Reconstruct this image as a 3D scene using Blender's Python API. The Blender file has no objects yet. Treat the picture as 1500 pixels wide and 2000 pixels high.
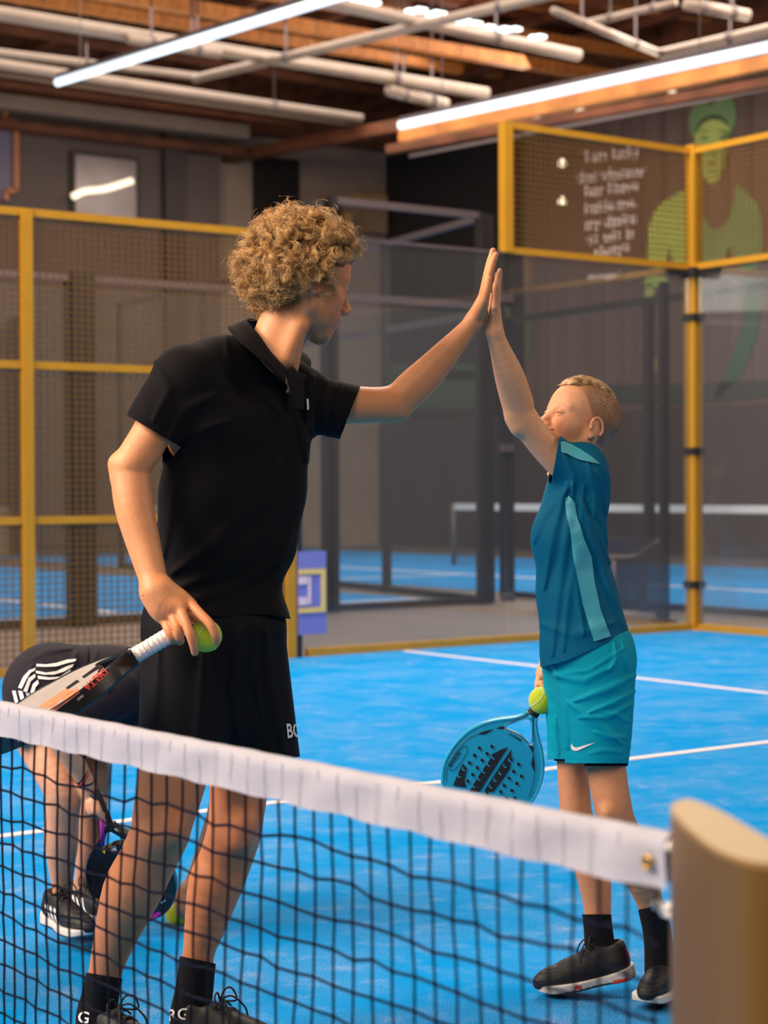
import bpy, bmesh, math, random, numpy as np
from mathutils import Vector, Matrix
from mathutils.bvhtree import BVHTree
random.seed(7); rng = np.random.default_rng(7)
S = bpy.context.scene
C = S.collection

# ------------------------------------------------------------------ camera
F = 3607.0
YAW, PITCH, ROLL = 0.62343713, -0.01342496, -0.00507662
CAM = np.array([-1.07327920, -0.959787086, 1.20289988])
def _axes():
    y, p, r = YAW, PITCH, ROLL
    fw = np.array([math.sin(y)*math.cos(p), math.cos(y)*math.cos(p), math.sin(p)])
    rt = np.array([math.cos(y), -math.sin(y), 0.0]); up = np.cross(rt, fw)
    c, s = math.cos(r), math.sin(r)
    return c*rt+s*up, -s*rt+c*up, fw
RT, UP, FW = _axes()
R3 = np.stack([RT, UP, -FW], axis=1)            # camera axes as columns
MC = Matrix(((RT[0], UP[0], -FW[0], CAM[0]), (RT[1], UP[1], -FW[1], CAM[1]), (RT[2], UP[2], -FW[2], CAM[2]), (0, 0, 0, 1)))
cd = bpy.data.cameras.new('camera'); cam = bpy.data.objects.new('camera', cd); C.objects.link(cam)
cam.matrix_world = MC
cd.sensor_fit = 'HORIZONTAL'; cd.sensor_width = 24.0; cd.lens = F*24.0/1500.0
cd.clip_start = 0.05; cd.clip_end = 200
cd.dof.use_dof = True; cd.dof.focus_distance = 3.98; cd.dof.aperture_fstop = 4.0
S.camera = cam

# ------------------------------------------------------------------ exposure, world
S.view_settings.view_transform = 'Standard'; S.view_settings.look = 'None'
S.view_settings.gamma = 1.0; S.view_settings.use_curve_mapping = False
S.view_settings.exposure = 0.0
S.cycles.max_bounces = 7; S.cycles.diffuse_bounces = 3; S.cycles.glossy_bounces = 2
S.cycles.transparent_max_bounces = 24; S.cycles.caustics_reflective = False; S.cycles.caustics_refractive = False
S.cycles.sample_clamp_indirect = 4.0
W = bpy.data.worlds.new('world'); S.world = W; W.use_nodes = True
W.node_tree.nodes['Background'].inputs[0].default_value = (1.0, 0.82, 0.66, 1)
W.node_tree.nodes['Background'].inputs[1].default_value = 0.13
LAMP = 1.25                                        # radiance of the linear lamps

def area(name, loc, rot, sx, sy, power, col):
    l = bpy.data.lights.new(name, 'AREA'); l.shape = 'RECTANGLE'; l.size = sx; l.size_y = sy
    l.energy = power; l.color = col
    o = bpy.data.objects.new(name, l); C.objects.link(o); o.location = loc; o.rotation_euler = rot
    return o
# area lights added out of view to light the people, and far court lamps
area('back_light', (6.5, 9.0, 8.2), (math.radians(8), 0, 0), 6, 6, 1350, (1.0, 0.86, 0.70))
area('key_light_left', (-6.5, 5.5, 6.6), (math.radians(0), math.radians(-48), 0), 5, 7, 2700, (1.0, 0.80, 0.62))
area('side_light_right', (9.5, -3.5, 7.2), (math.radians(-42), math.radians(38), 0), 5, 5, 1250, (1.0, 0.84, 0.66))
_d = Vector((1.4, 2.4, 1.2))-Vector((-4.5, -2.5, 6.2))
area('near_fill_light', (-4.5, -2.5, 6.2), _d.to_track_quat('-Z', 'Y').to_euler(), 3, 4, 330, (1.0, 0.86, 0.72))  # added fill from the near left, mainly for the boy's face
area('court_lamp_far', (14.0, 20.0, 8.0), (0, 0, 0), 10, 14, 1500, (1.0, 0.85, 0.7))

area('mural_wall_fill', (18.6, 17.0, 8.3), (0, math.radians(50), 0), 4, 14, 900, (1.0, 0.84, 0.68))  # added light that brightens the mural wall
area('roof_wash', (12.0, 22.0, 5.6), (math.radians(180), 0, 0), 12, 12, 330, (1.0, 0.80, 0.58))  # added upward light that brightens the roof timber

# ------------------------------------------------------------------ coordinates
def P3(x, y, D):                                   # picture point at depth D, in camera axes (metres)
    return np.array([(x-750.0)/F*D, -(y-1000.0)/F*D, -D])
def toW(v):
    return np.asarray(v) @ R3.T + CAM
def W3(x, y, D): return toW(P3(x, y, D))
def ray_z(x, y, z):                                # point of the ray at world height z
    d = toW(P3(x, y, 1.0)) - CAM
    return CAM + d*((z-CAM[2])/d[2])
def ray_axis(x, y, ax, val):
    d = toW(P3(x, y, 1.0)) - CAM
    return CAM + d*((val-CAM[ax])/d[ax])

# ------------------------------------------------------------------ materials
def srgb(r, g, b):
    f = lambda c: ((c/255+0.055)/1.055)**2.4 if c/255 > 0.04045 else c/255/12.92
    return (f(r), f(g), f(b), 1.0)
def _nt(name):
    m = bpy.data.materials.new(name); m.use_nodes = True; t = m.node_tree
    b = t.nodes['Principled BSDF']; return m, t, b
def mat(name, col, rough=0.6, metal=0.0, noise=0.0, nscale=20.0, bump=0.0, bscale=80.0, spec=0.5, emit=0.0, trans=0.0, sheen=0.0, coat=0.0, stretch=(1, 1, 1)):
    m, t, b = _nt(name); n, l = t.nodes, t.links
    col = tuple(col)+((1.0,) if len(col) == 3 else ())
    b.inputs['Base Color'].default_value = col
    b.inputs['Roughness'].default_value = rough; b.inputs['Metallic'].default_value = metal
    b.inputs['Specular IOR Level'].default_value = spec
    b.inputs['Sheen Weight'].default_value = sheen; b.inputs['Coat Weight'].default_value = coat
    tc = n.new('ShaderNodeTexCoord'); mp = n.new('ShaderNodeMapping'); l.new(tc.outputs['Object'], mp.inputs[0])
    mp.inputs['Scale'].default_value = stretch
    if noise > 0:
        x = n.new('ShaderNodeTexNoise'); x.inputs['Scale'].default_value = nscale; x.inputs['Detail'].default_value = 4
        l.new(mp.outputs[0], x.inputs['Vector'])
        r = n.new('ShaderNodeValToRGB'); e = r.color_ramp.elements
        e[0].position = 0.3; e[1].position = 0.72
        e[0].color = tuple(c*(1-noise) for c in col[:3])+(1,); e[1].color = tuple(min(1, c*(1+noise)) for c in col[:3])+(1,)
        l.new(x.outputs[0], r.inputs[0]); l.new(r.outputs[0], b.inputs['Base Color'])
    if bump > 0:
        x = n.new('ShaderNodeTexNoise'); x.inputs['Scale'].default_value = bscale; x.inputs['Detail'].default_value = 3
        l.new(mp.outputs[0], x.inputs['Vector'])
        bp = n.new('ShaderNodeBump'); bp.inputs['Strength'].default_value = bump; bp.inputs['Distance'].default_value = 0.01
        l.new(x.outputs[0], bp.inputs['Height']); l.new(bp.outputs[0], b.inputs['Normal'])
    if emit > 0:
        b.inputs['Emission Color'].default_value = col; b.inputs['Emission Strength'].default_value = emit
    return m
def attr_mat(name, rough=0.5, sss=0.0, bump=0.0, bscale=300.0, sheen=0.0, spec=0.5, weave=False, mottle=0.0):
    m, t, b = _nt(name); n, l = t.nodes, t.links
    a = n.new('ShaderNodeAttribute'); a.attribute_name = 'Col'
    src = a.outputs['Color']
    tc = n.new('ShaderNodeTexCoord')
    if mottle > 0:
        x = n.new('ShaderNodeTexNoise'); x.inputs['Scale'].default_value = 60; x.inputs['Detail'].default_value = 5
        l.new(tc.outputs['Object'], x.inputs['Vector'])
        r = n.new('ShaderNodeMapRange'); r.inputs[1].default_value = 0.3; r.inputs[2].default_value = 0.7
        r.inputs[3].default_value = 1-mottle; r.inputs[4].default_value = 1+mottle
        l.new(x.outputs[0], r.inputs[0])
        mx = n.new('ShaderNodeVectorMath'); mx.operation = 'SCALE'
        l.new(src, mx.inputs[0]); l.new(r.outputs[0], mx.inputs['Scale']); src = mx.outputs[0]
    l.new(src, b.inputs['Base Color'])
    b.inputs['Roughness'].default_value = rough; b.inputs['Specular IOR Level'].default_value = spec
    b.inputs['Sheen Weight'].default_value = sheen
    if sss > 0:
        b.inputs['Subsurface Weight'].default_value = sss; b.inputs['Subsurface Radius'].default_value = (1, 0.35, 0.18)
        b.inputs['Subsurface Scale'].default_value = 0.006
    if bump > 0:
        x = n.new('ShaderNodeTexNoise'); x.inputs['Scale'].default_value = bscale; x.inputs['Detail'].default_value = 3
        l.new(tc.outputs['Object'], x.inputs['Vector'])
        bp = n.new('ShaderNodeBump'); bp.inputs['Strength'].default_value = bump; bp.inputs['Distance'].default_value = 0.002
        l.new(x.outputs[0], bp.inputs['Height']); l.new(bp.outputs[0], b.inputs['Normal'])
    return m
M = {}
M['gold'] = mat('gold_paint', srgb(196, 142, 40), 0.42, 0.25, 0.06, 6, coat=0.15)
M['goldwire'] = mat('gold_wire', srgb(120, 84, 30), 0.5, 0.2)
M['black_steel'] = mat('black_steel', srgb(38, 33, 34), 0.5, 0.1, 0.1, 5)
M['grey_steel'] = mat('grey_steel', srgb(96, 84, 88), 0.45, 0.3)
M['skin'] = attr_mat('skin', 0.5, 0.12, 0.25, 260, mottle=0.05, spec=0.4)
M['cloth'] = attr_mat('cloth', 0.9, 0, 0.25, 420, sheen=0.02, spec=0.12)
M['silky'] = attr_mat('silky_cloth', 0.7, 0, 0.15, 500, sheen=0.0, spec=0.12)
M['print_white'] = mat('white_print', srgb(228, 222, 220), 0.6)
M['rubber'] = mat('black_rubber', srgb(20, 19, 21), 0.7, bump=0.2)
M['white_rubber'] = mat('white_rubber', srgb(205, 200, 195), 0.55)
M['red'] = mat('red_print', srgb(215, 50, 30), 0.5)
M['orange_print'] = mat('orange_print', srgb(235, 120, 85), 0.5)

# ------------------------------------------------------------------ object helpers
def link(o, parent=None, kind=None):
    C.objects.link(o)
    if parent is not None: o.parent = parent
    if kind: o['kind'] = kind
    return o
def tag(o, label, cat, group=None, kind=None):
    if label: o['label'] = label
    if cat: o['category'] = cat
    if group: o['group'] = group
    if kind: o['kind'] = kind
    return o
def empty(name, loc, label, cat, group=None):
    o = bpy.data.objects.new(name, None); o.location = loc; o.empty_display_size = 0.1
    link(o); tag(o, label, cat, group); o['_loc'] = list(map(float, loc)); return o
def base(parent):
    return np.array(parent['_loc']) if (parent is not None and '_loc' in parent) else np.zeros(3)
def mesh_obj(name, V, Fc, m, parent=None, smooth=False, cols=None, kind=None):
    me = bpy.data.meshes.new(name); V = np.asarray(V, float) - rootbase(parent)
    me.from_pydata(V.tolist(), [], [list(map(int, f)) for f in Fc]); 
    if smooth: me.shade_smooth()
    if cols is not None:
        a = me.color_attributes.new('Col', 'FLOAT_COLOR', 'POINT')
        c = np.ones((len(V), 4), np.float32); c[:, :3] = cols; a.data.foreach_set('color', c.ravel())
    if m is not None: me.materials.append(m)
    o = bpy.data.objects.new(name, me); return link(o, parent, kind)
def rootbase(p):
    while p is not None:
        if '_loc' in p: return np.array(p['_loc'])
        p = p.parent
    return np.zeros(3)
class MB:                                          # collects simple solids into one mesh
    def __init__(s): s.V = []; s.F = []
    def box(s, lo, hi, R=None, o=(0, 0, 0)):
        b = len(s.V); lo = np.array(lo, float); hi = np.array(hi, float)
        for i in range(8):
            v = np.array([(lo, hi)[(i >> 0) & 1][0], (lo, hi)[(i >> 1) & 1][1], (lo, hi)[(i >> 2) & 1][2]])
            if R is not None: v = np.asarray(R) @ v
            s.V.append(v+np.array(o))
        s.F += [[b+j for j in f] for f in ((0, 2, 3, 1), (4, 5, 7, 6), (0, 1, 5, 4), (2, 6, 7, 3), (0, 4, 6, 2), (1, 3, 7, 5))]
        return s
    def bar(s, a, b_, w, h=None, up=(0, 0, 1)):    # box beam from a to b
        a = np.array(a, float); b_ = np.array(b_, float); h = h or w
        d = b_-a; L = np.linalg.norm(d); d /= L
        u = np.array(up, float)
        if abs(d@u) > 0.98: u = np.array([0, 1.0, 0])
        r = np.cross(d, u); r /= np.linalg.norm(r); u = np.cross(r, d)
        k = len(s.V)
        for e in (a, b_):
            for sr, su in ((-1, -1), (1, -1), (1, 1), (-1, 1)): s.V.append(e+r*sr*w/2+u*su*h/2)
        s.F += [[k, k+1, k+2, k+3], [k+7, k+6, k+5, k+4]]+[[k+i, k+4+i, k+4+(i+1) % 4, k+(i+1) % 4] for i in range(4)]
        return s
    def tube(s, pts, rad, n=8, cap=True):
        pts = [np.array(p, float) for p in pts]; m = len(pts)
        rad = [rad]*m if np.isscalar(rad) else rad
        k = len(s.V); pu = None
        for i, p in enumerate(pts):
            d = pts[min(i+1, m-1)]-pts[max(i-1, 0)]; d /= (np.linalg.norm(d)+1e-12)
            if pu is None: pu = np.array([0, 0, 1.0]) if abs(d[2]) < 0.9 else np.array([1.0, 0, 0])
            u = pu-d*(pu@d); u /= (np.linalg.norm(u)+1e-12); pu = u; r = np.cross(d, u)
            for j in range(n):
                a = 2*math.pi*j/n; s.V.append(p+rad[i]*(math.cos(a)*u+math.sin(a)*r))
        for i in range(m-1):
            for j in range(n):
                s.F.append([k+i*n+j, k+i*n+(j+1) % n, k+(i+1)*n+(j+1) % n, k+(i+1)*n+j])
        if cap: s.F += [[k+j for j in range(n)][::-1], [k+(m-1)*n+j for j in range(n)]]
        return s
    def prism(s, poly, z0, z1):
        k = len(s.V); n = len(poly)
        for z in (z0, z1):
            for p in poly: s.V.append(np.array([p[0], p[1], z]))
        s.F += [[k+i for i in range(n)][::-1], [k+n+i for i in range(n)]]+[[k+i, k+(i+1) % n, k+n+(i+1) % n, k+n+i] for i in range(n)]
        return s
    def out(s, name, m, parent=None, smooth=False, kind=None):
        return mesh_obj(name, s.V, s.F, m, parent, smooth, kind=kind)

# ------------------------------------------------------------------ signed-distance sculpting
class SDF:
    def __init__(s): s.ops = []; s.fr = (np.zeros(3), np.eye(3), 1.0)
    def frame(s, o=None, R=None, k=1.0):
        s.fr = (np.zeros(3), np.eye(3), 1.0) if o is None else (np.array(o, float), np.array(R, float), k); return s
    def _add(s, f, lo, hi, k, mode):
        o, R, sc = s.fr
        cs = np.array([[x, y, z] for x in (lo[0], hi[0]) for y in (lo[1], hi[1]) for z in (lo[2], hi[2])])*sc @ R.T + o
        plain = sc == 1.0 and np.allclose(R, np.eye(3)) and np.allclose(o, 0)
        g = f if plain else (lambda P, f=f, o=o, R=R, sc=sc: f((P-o) @ R / sc)*sc)
        k = k*sc
        s.ops.append((g, cs.min(0)-k-0.012, cs.max(0)+k+0.012, k, mode)); return s
    def cone(s, a, b, ra, rb, k=0.015, mode='u'):
        a = np.array(a, float); b = np.array(b, float); ab = b-a; L2 = ab@ab+1e-12
        def f(P):
            q = P-a; t = np.clip(q@ab/L2, 0, 1)
            e = q-t[:, None]*ab
            return np.sqrt((e*e).sum(1))-(ra+(rb-ra)*t)
        return s._add(f, np.minimum(a-ra, b-rb), np.maximum(a+ra, b+rb), k, mode)
    def ball(s, a, r, k=0.015, mode='u'): return s.cone(a, np.array(a)+1e-6, r, r, k, mode)
    def ell(s, c, r, k=0.015, mode='u', R=None):
        c = np.array(c, float); r = np.array(r, float); Q = None if R is None else np.array(R, float)
        def f(P):
            q = P-c
            if Q is not None: q = q @ Q
            a = np.sqrt(((q/r)**2).sum(1))+1e-9; b = np.sqrt(((q/(r*r))**2).sum(1))+1e-9
            return a*(a-1)/b
        m = r if Q is None else np.full(3, r.max())
        return s._add(f, c-m, c+m, k, mode)
    def chain(s, pts, k=0.012):                    # pts: [(xyz, r), ...]
        return s.cchain(np.array([list(p)+[r] for p, r in pts], float), k)
    def cchain(s, Q4, k):                          # one smooth limb through (x, y, z, r) stations
        Q4 = np.array(smoothline(Q4, 4 if len(Q4) > 2 else 1)) if len(Q4) > 2 else Q4
        A, B = Q4[:-1], Q4[1:]
        def f(P):
            d = None
            for a, b in zip(A, B):
                ab = b[:3]-a[:3]; L2 = ab@ab+1e-12; q = P-a[:3]; t = np.clip(q@ab/L2, 0, 1); e = q-t[:, None]*ab
                v = np.sqrt(np.einsum('ij,ij->i', e, e))-(a[3]+(b[3]-a[3])*t); d = v if d is None else np.minimum(d, v)
            return d
        return s._add(f, (Q4[:, :3]-Q4[:, 3:]).min(0), (Q4[:, :3]+Q4[:, 3:]).max(0), k, 'u')
    def pc(s, pts, k=0.015):                       # pts: [(px, py, D, rpx), ...]
        return s.chain([(P3(x, y, D), r*D/F) for x, y, D, r in pts], k)
    def fold(s, pts, w, h):                        # a ridge in the cloth along a line
        q = [np.array([(x-750)/F, -(y-1000)/F]) for x, y in pts]; w = w/F
        allq = np.array(q); lo = allq.min(0)-3*w; hi = allq.max(0)+3*w
        def f(P, d):
            uv = P[:, :2]/(-P[:, 2:3]); m = ((uv > lo) & (uv < hi)).all(1) & (np.abs(d) < 0.03)
            if not m.any(): return d
            u = uv[m]; best = np.full(len(u), 1e9)
            for i, (a, b) in enumerate(zip(q[:-1], q[1:])):
                ab = b-a; t = np.clip((u-a)@ab/(ab@ab), 0, 1); e = u-a-t[:, None]*ab
                tt = (i+t)/(len(q)-1); fade = w*(0.35+0.65*np.sin(np.pi*np.clip(tt, 0.02, 0.98)))
                best = np.minimum(best, np.sqrt((e*e).sum(1))/fade)
            d = d.copy(); d[m] -= h*np.exp(-best**2); return d
        s.ops.append((f, None, None, 0, 'f')); return s
    def warp(s, f): s.ops.append((f, None, None, 0, 'f')); return s
    def __call__(s, P, lo=None, hi=None):
        d = np.full(len(P), 1.0)
        if lo is None: lo, hi = P.min(0), P.max(0)
        for f, a, b, k, m in s.ops:
            if m == 'f': d = f(P, d); continue
            if m != 'i' and ((a > hi).any() or (b < lo).any()): continue
            e = f(P)
            if m == 'u':
                if k <= 0: d = np.minimum(d, e)
                else:
                    h = np.clip(0.5+0.5*(d-e)/k, 0, 1); d = d*(1-h)+e*h-k*h*(1-h)
            elif m == 's':
                e = -e; h = np.clip(0.5-0.5*(d-e)/max(k, 1e-5), 0, 1); d = d*(1-h)+e*h+k*h*(1-h)
            elif m == 'i': d = np.maximum(d, e)
        return d
    def bounds(s):
        a = np.min([o[1] for o in s.ops if o[4] == 'u'], 0); b = np.max([o[2] for o in s.ops if o[4] == 'u'], 0); return a, b
def nets(sdf, h, lo=None, hi=None, B=16):
    if lo is None: lo, hi = sdf.bounds()
    lo = np.array(lo, float); hi = np.array(hi, float); n = np.ceil((hi-lo)/h).astype(int)+2
    G = np.ones(n, np.float32)
    nb = -(-n//B); cs = [lo[i]+(np.arange(nb[i])*B+B/2)*h for i in range(3)]
    X = np.stack(np.meshgrid(*cs, indexing='ij'), -1).reshape(-1, 3)
    dc = np.concatenate([sdf(x, x.min(0)-B*h, x.max(0)+B*h) for x in np.array_split(X, max(1, len(X)//400))])
    lim = B*h*0.87*1.5+0.01
    idx = np.stack(np.meshgrid(*[np.arange(k) for k in nb], indexing='ij'), -1).reshape(-1, 3)
    for (i, j, k), d in zip(idx, dc):
        s0 = (i*B, j*B, k*B); s1 = [min(s0[a]+B, n[a]) for a in range(3)]
        sl = tuple(slice(s0[a], s1[a]) for a in range(3))
        if abs(d) > lim: 
            if d < 0: G[sl] = -1
            continue
        ax = [lo[a]+np.arange(s0[a], s1[a])*h for a in range(3)]
        P = np.stack(np.meshgrid(*ax, indexing='ij'), -1); sh = P.shape[:3]; P = P.reshape(-1, 3)
        G[sl] = sdf(P, P[0], P[-1]).reshape(sh)
    s = G < 0
    cnt = np.zeros(n-1, np.uint8)
    off = [(a, b, c) for a in (0, 1) for b in (0, 1) for c in (0, 1)]
    for a, b, c in off: cnt += s[a:n[0]-1+a, b:n[1]-1+b, c:n[2]-1+c]
    act = (cnt > 0) & (cnt < 8); ci = np.argwhere(act)
    idm = np.full(n-1, -1, np.int32); idm[act] = np.arange(len(ci))
    vals = np.stack([G[ci[:, 0]+a, ci[:, 1]+b, ci[:, 2]+c] for a, b, c in off], 1)
    acc = np.zeros((len(ci), 3)); num = np.zeros(len(ci)); of = np.array(off, float)
    for i in range(8):
        for j in range(i+1, 8):
            if abs(of[i]-of[j]).sum() != 1: continue
            a, b = vals[:, i], vals[:, j]; m = (a < 0) != (b < 0)
            t = np.where(m, a/(a-b+1e-12), 0)[:, None]
            acc += np.where(m[:, None], of[i]+(of[j]-of[i])*t, 0); num += m
    V = lo+(ci+acc/num[:, None])*h
    Q = []
    for ax in range(3):
        o1, o2 = [(1, 2), (2, 0), (0, 1)][ax]
        a = [slice(0, None)]*3; b = [slice(0, None)]*3
        a[ax] = slice(0, n[ax]-1); b[ax] = slice(1, n[ax])
        ch = s[tuple(a)] != s[tuple(b)]; e = np.argwhere(ch)
        e = e[(e[:, o1] > 0) & (e[:, o2] > 0) & (e[:, o1] < n[o1]-1) & (e[:, o2] < n[o2]-1)]
        if not len(e): continue
        ins = s[e[:, 0], e[:, 1], e[:, 2]]
        def cell(d1, d2):
            q = e.copy(); q[:, o1] -= d1; q[:, o2] -= d2; return idm[q[:, 0], q[:, 1], q[:, 2]]
        q = np.stack([cell(1, 1), cell(0, 1), cell(0, 0), cell(1, 0)], 1)
        q[~ins] = q[~ins][:, ::-1]; q = q[(q >= 0).all(1)]; Q.append(q)
    return V, np.concatenate(Q)
def relax(V, Q, it=1, k=0.5):
    for _ in range(it):
        s = np.zeros_like(V); c = np.zeros(len(V))
        for a, b in ((0, 1), (1, 2), (2, 3), (3, 0)):
            for x, y in ((a, b), (b, a)):
                np.add.at(s, Q[:, x], V[Q[:, y]]); np.add.at(c, Q[:, x], 1)
        V = V+k*(s/np.maximum(c, 1)[:, None]-V)
    return V
def join(parts):
    V = []; Q = []; n = 0
    for v, q in parts: V.append(v); Q.append(q+n); n += len(v)
    return np.concatenate(V), np.concatenate(Q)
def cut(V, Q, fn):                                 # keep where fn(V) < 0, rim pulled onto fn = 0
    f = fn(V); keep = f < 0
    qk = keep[Q].any(1); Q2 = Q[qk]; V = V.copy()
    bad = np.unique(Q2[~keep[Q2]])
    if len(bad):                                   # slide outer rim verts back towards a kept neighbour
        nb = {}
        for a, b in ((0, 1), (1, 2), (2, 3), (3, 0)):
            for x, y in ((a, b), (b, a)):
                m = (~keep[Q2[:, x]]) & keep[Q2[:, y]]
                for i, j in zip(Q2[m, x], Q2[m, y]): nb.setdefault(int(i), []).append(int(j))
        for i, js in nb.items():
            V[i] = np.mean([V[i]+(V[j]-V[i])*(f[i]/(f[i]-f[j]+1e-12)) for j in js], 0)
        okm = np.ones(len(V), bool); okm[[b for b in bad if int(b) not in nb]] = False
        Q2 = Q2[okm[Q2].all(1)]
    u, inv = np.unique(Q2, return_inverse=True)
    return V[u], inv.reshape(Q2.shape)
def line_side(a, b, keep):                         # signed picture distance from the line a-b, negative on the side of keep
    sgn = 1; a = np.array([(a[0]-750)/F, -(a[1]-1000)/F]); b = np.array([(b[0]-750)/F, -(b[1]-1000)/F])
    d = (b-a)/np.linalg.norm(b-a); nrm = np.array([-d[1], d[0]])
    if (np.array([(keep[0]-750)/F, -(keep[1]-1000)/F])-a)@nrm > 0: nrm = -nrm
    return lambda P: ((P[:, :2]/(-P[:, 2:3]))-a)@nrm*4
def pxy(P): return 750+P[:, 0]/(-P[:, 2])*F, 1000-P[:, 1]/(-P[:, 2])*F
def sculpt(name, V, Q, m, parent, cols=None, colfn=None, kind=None, label=None, thick=0.0):
    if colfn is not None: cols = colfn(V)
    o = mesh_obj(name, toW(V), Q, m, parent, True, cols, kind)
    if label: o['label'] = label
    if thick:
        s = o.modifiers.new('thickness', 'SOLIDIFY'); s.thickness = thick; s.offset = -1
    return o
def bvh(V, Q): return BVHTree.FromPolygons([Vector(v) for v in V], [tuple(map(int, q)) for q in Q])
_fc = {}
def text_poly(txt, bold=0.0):                      # glyph mesh of a line of text: vertices, faces, width (height of capitals ~ 1)
    cu = bpy.data.curves.new('t', 'FONT'); cu.body = txt; cu.size = 1.45; cu.offset = bold; cu.resolution_u = 3
    o = bpy.data.objects.new('t', cu); C.objects.link(o)
    me = bpy.data.meshes.new_from_object(o.evaluated_get(bpy.context.evaluated_depsgraph_get()))
    V = np.array([v.co[:2] for v in me.vertices]); Fs = [list(p.vertices) for p in me.polygons]
    bpy.data.objects.remove(o); bpy.data.meshes.remove(me); bpy.data.curves.remove(cu)
    return V, Fs
def decal(name, V2, Fs, tree, m, parent, eps=0.0015, label=None, sub=1, smooth=True):  # V2: picture points, laid onto the real surface
    bm = bmesh.new(); vs = [bm.verts.new((p[0], p[1], 0)) for p in V2]
    for f in Fs:
        try: bm.faces.new([vs[i] for i in f])
        except ValueError: pass
    bmesh.ops.triangulate(bm, faces=bm.faces[:])
    if sub: bmesh.ops.subdivide_edges(bm, edges=bm.edges[:], cuts=sub, use_grid_fill=False); bmesh.ops.triangulate(bm, faces=bm.faces[:])
    bm.verts.ensure_lookup_table(); out = []; okv = {}
    for v in bm.verts:
        d = Vector(P3(v.co.x, v.co.y, 1.0)).normalized(); loc, nr, _, _ = tree.ray_cast(Vector((0, 0, 0)), d)
        if loc is None: continue
        if nr.dot(d) > 0: nr = -nr
        okv[v.index] = len(out); out.append(np.array(loc+nr*eps*0.6-d*eps))
    Fo = [[okv[v.index] for v in f.verts] for f in bm.faces if all(v.index in okv for v in f.verts)]
    bm.free()
    if not Fo: return None
    o = mesh_obj(name, toW(np.array(out)), Fo, m, parent, smooth)
    if label: o['label'] = label
    return o
def put2(V, at, t, h, mirror=False):               # 2-D glyph points to picture: at = origin, t = direction (px per unit height h)
    t = np.array(t, float); t /= np.linalg.norm(t); up = np.array([t[1], -t[0]])
    return np.array(at)+h*(V[:, :1]*t+V[:, 1:2]*up)
def smoothpoly(pts, n=4):                          # closed Catmull-Rom
    pts = np.array(pts, float); N = len(pts); o = []
    for i in range(N):
        p0, p1, p2, p3 = pts[i-1], pts[i], pts[(i+1) % N], pts[(i+2) % N]
        for j in range(n):
            t = j/n; o.append(0.5*((2*p1)+(-p0+p2)*t+(2*p0-5*p1+4*p2-p3)*t*t+(-p0+3*p1-3*p2+p3)*t**3))
    return np.array(o)
def smoothline(pts, n=6):
    pts = [np.array(p, float) for p in pts]; pts = [2*pts[0]-pts[1]]+pts+[2*pts[-1]-pts[-2]]; o = []
    for i in range(1, len(pts)-2):
        p0, p1, p2, p3 = pts[i-1:i+3]
        for j in range(n):
            t = j/n; o.append(0.5*((2*p1)+(-p0+p2)*t+(2*p0-5*p1+4*p2-p3)*t*t+(-p0+3*p1-3*p2+p3)*t**3))
    o.append(pts[-2]); return o
# ------------------------------------------------------------------ the hall
def turf_mat():
    m, t, b = _nt('blue_turf'); n, l = t.nodes, t.links
    tc = n.new('ShaderNodeTexCoord')
    def noise(sc, det=4, stretch=(1, 1, 1), rough=0.5):
        mp = n.new('ShaderNodeMapping'); mp.inputs['Scale'].default_value = stretch; l.new(tc.outputs['Object'], mp.inputs[0])
        x = n.new('ShaderNodeTexNoise'); x.inputs['Scale'].default_value = sc; x.inputs['Detail'].default_value = det
        x.inputs['Roughness'].default_value = rough; l.new(mp.outputs[0], x.inputs['Vector']); return x.outputs[0]
    def ramp(src, a, b_, lo=0.0, hi=1.0):
        r = n.new('ShaderNodeMapRange'); r.inputs[1].default_value = a; r.inputs[2].default_value = b_
        r.inputs[3].default_value = lo; r.inputs[4].default_value = hi; l.new(src, r.inputs[0]); return r.outputs[0]
    def mth(op, a, b_):
        x = n.new('ShaderNodeMath'); x.operation = op
        for i, v in enumerate((a, b_)):
            if isinstance(v, (int, float)): x.inputs[i].default_value = v
            else: l.new(v, x.inputs[i])
        return x.outputs[0]
    patch = ramp(noise(2.6, 6, (1, 1, 1), 0.62), 0.40, 0.64)
    streak = ramp(noise(9, 4, (1, 1.0, 1), 0.6), 0.52, 0.70)
    grain = ramp(noise(260, 3, (1, 1, 1), 0.7), 0.53, 0.60)
    sand = mth('MULTIPLY', mth('ADD', mth('MULTIPLY', patch, 0.85), mth('MULTIPLY', streak, 0.55)), grain)
    veil = mth('ADD', mth('MULTIPLY', streak, mth('MULTIPLY', patch, 0.16)), mth('MULTIPLY', sand, 0.55))
    base = n.new('ShaderNodeMixRGB'); base.inputs[1].default_value = (0.0, 0.200, 0.53, 1); base.inputs[2].default_value = (0.0, 0.265, 0.70, 1)
    l.new(ramp(noise(420, 2), 0.35, 0.65), base.inputs[0])
    mx = n.new('ShaderNodeMixRGB'); l.new(mth('MINIMUM', veil, 0.78), mx.inputs[0]); l.new(base.outputs[0], mx.inputs[1])
    mx.inputs[2].default_value = (0.55, 0.50, 0.58, 1)
    l.new(mx.outputs[0], b.inputs['Base Color']); b.inputs['Roughness'].default_value = 0.9
    b.inputs['Specular IOR Level'].default_value = 0.04
    bp = n.new('ShaderNodeBump'); bp.inputs['Strength'].default_value = 0.5; bp.inputs['Distance'].default_value = 0.006
    l.new(noise(420, 2), bp.inputs['Height']); l.new(bp.outputs[0], b.inputs['Normal'])
    return m
M['turf'] = turf_mat()
M['concrete'] = mat('concrete_floor', srgb(100, 86, 82), 0.55, 0, 0.14, 1.6, 0.1, 30)
M['line'] = mat('court_line_paint', srgb(226, 208, 205), 0.85, 0, 0.12, 30)
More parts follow.
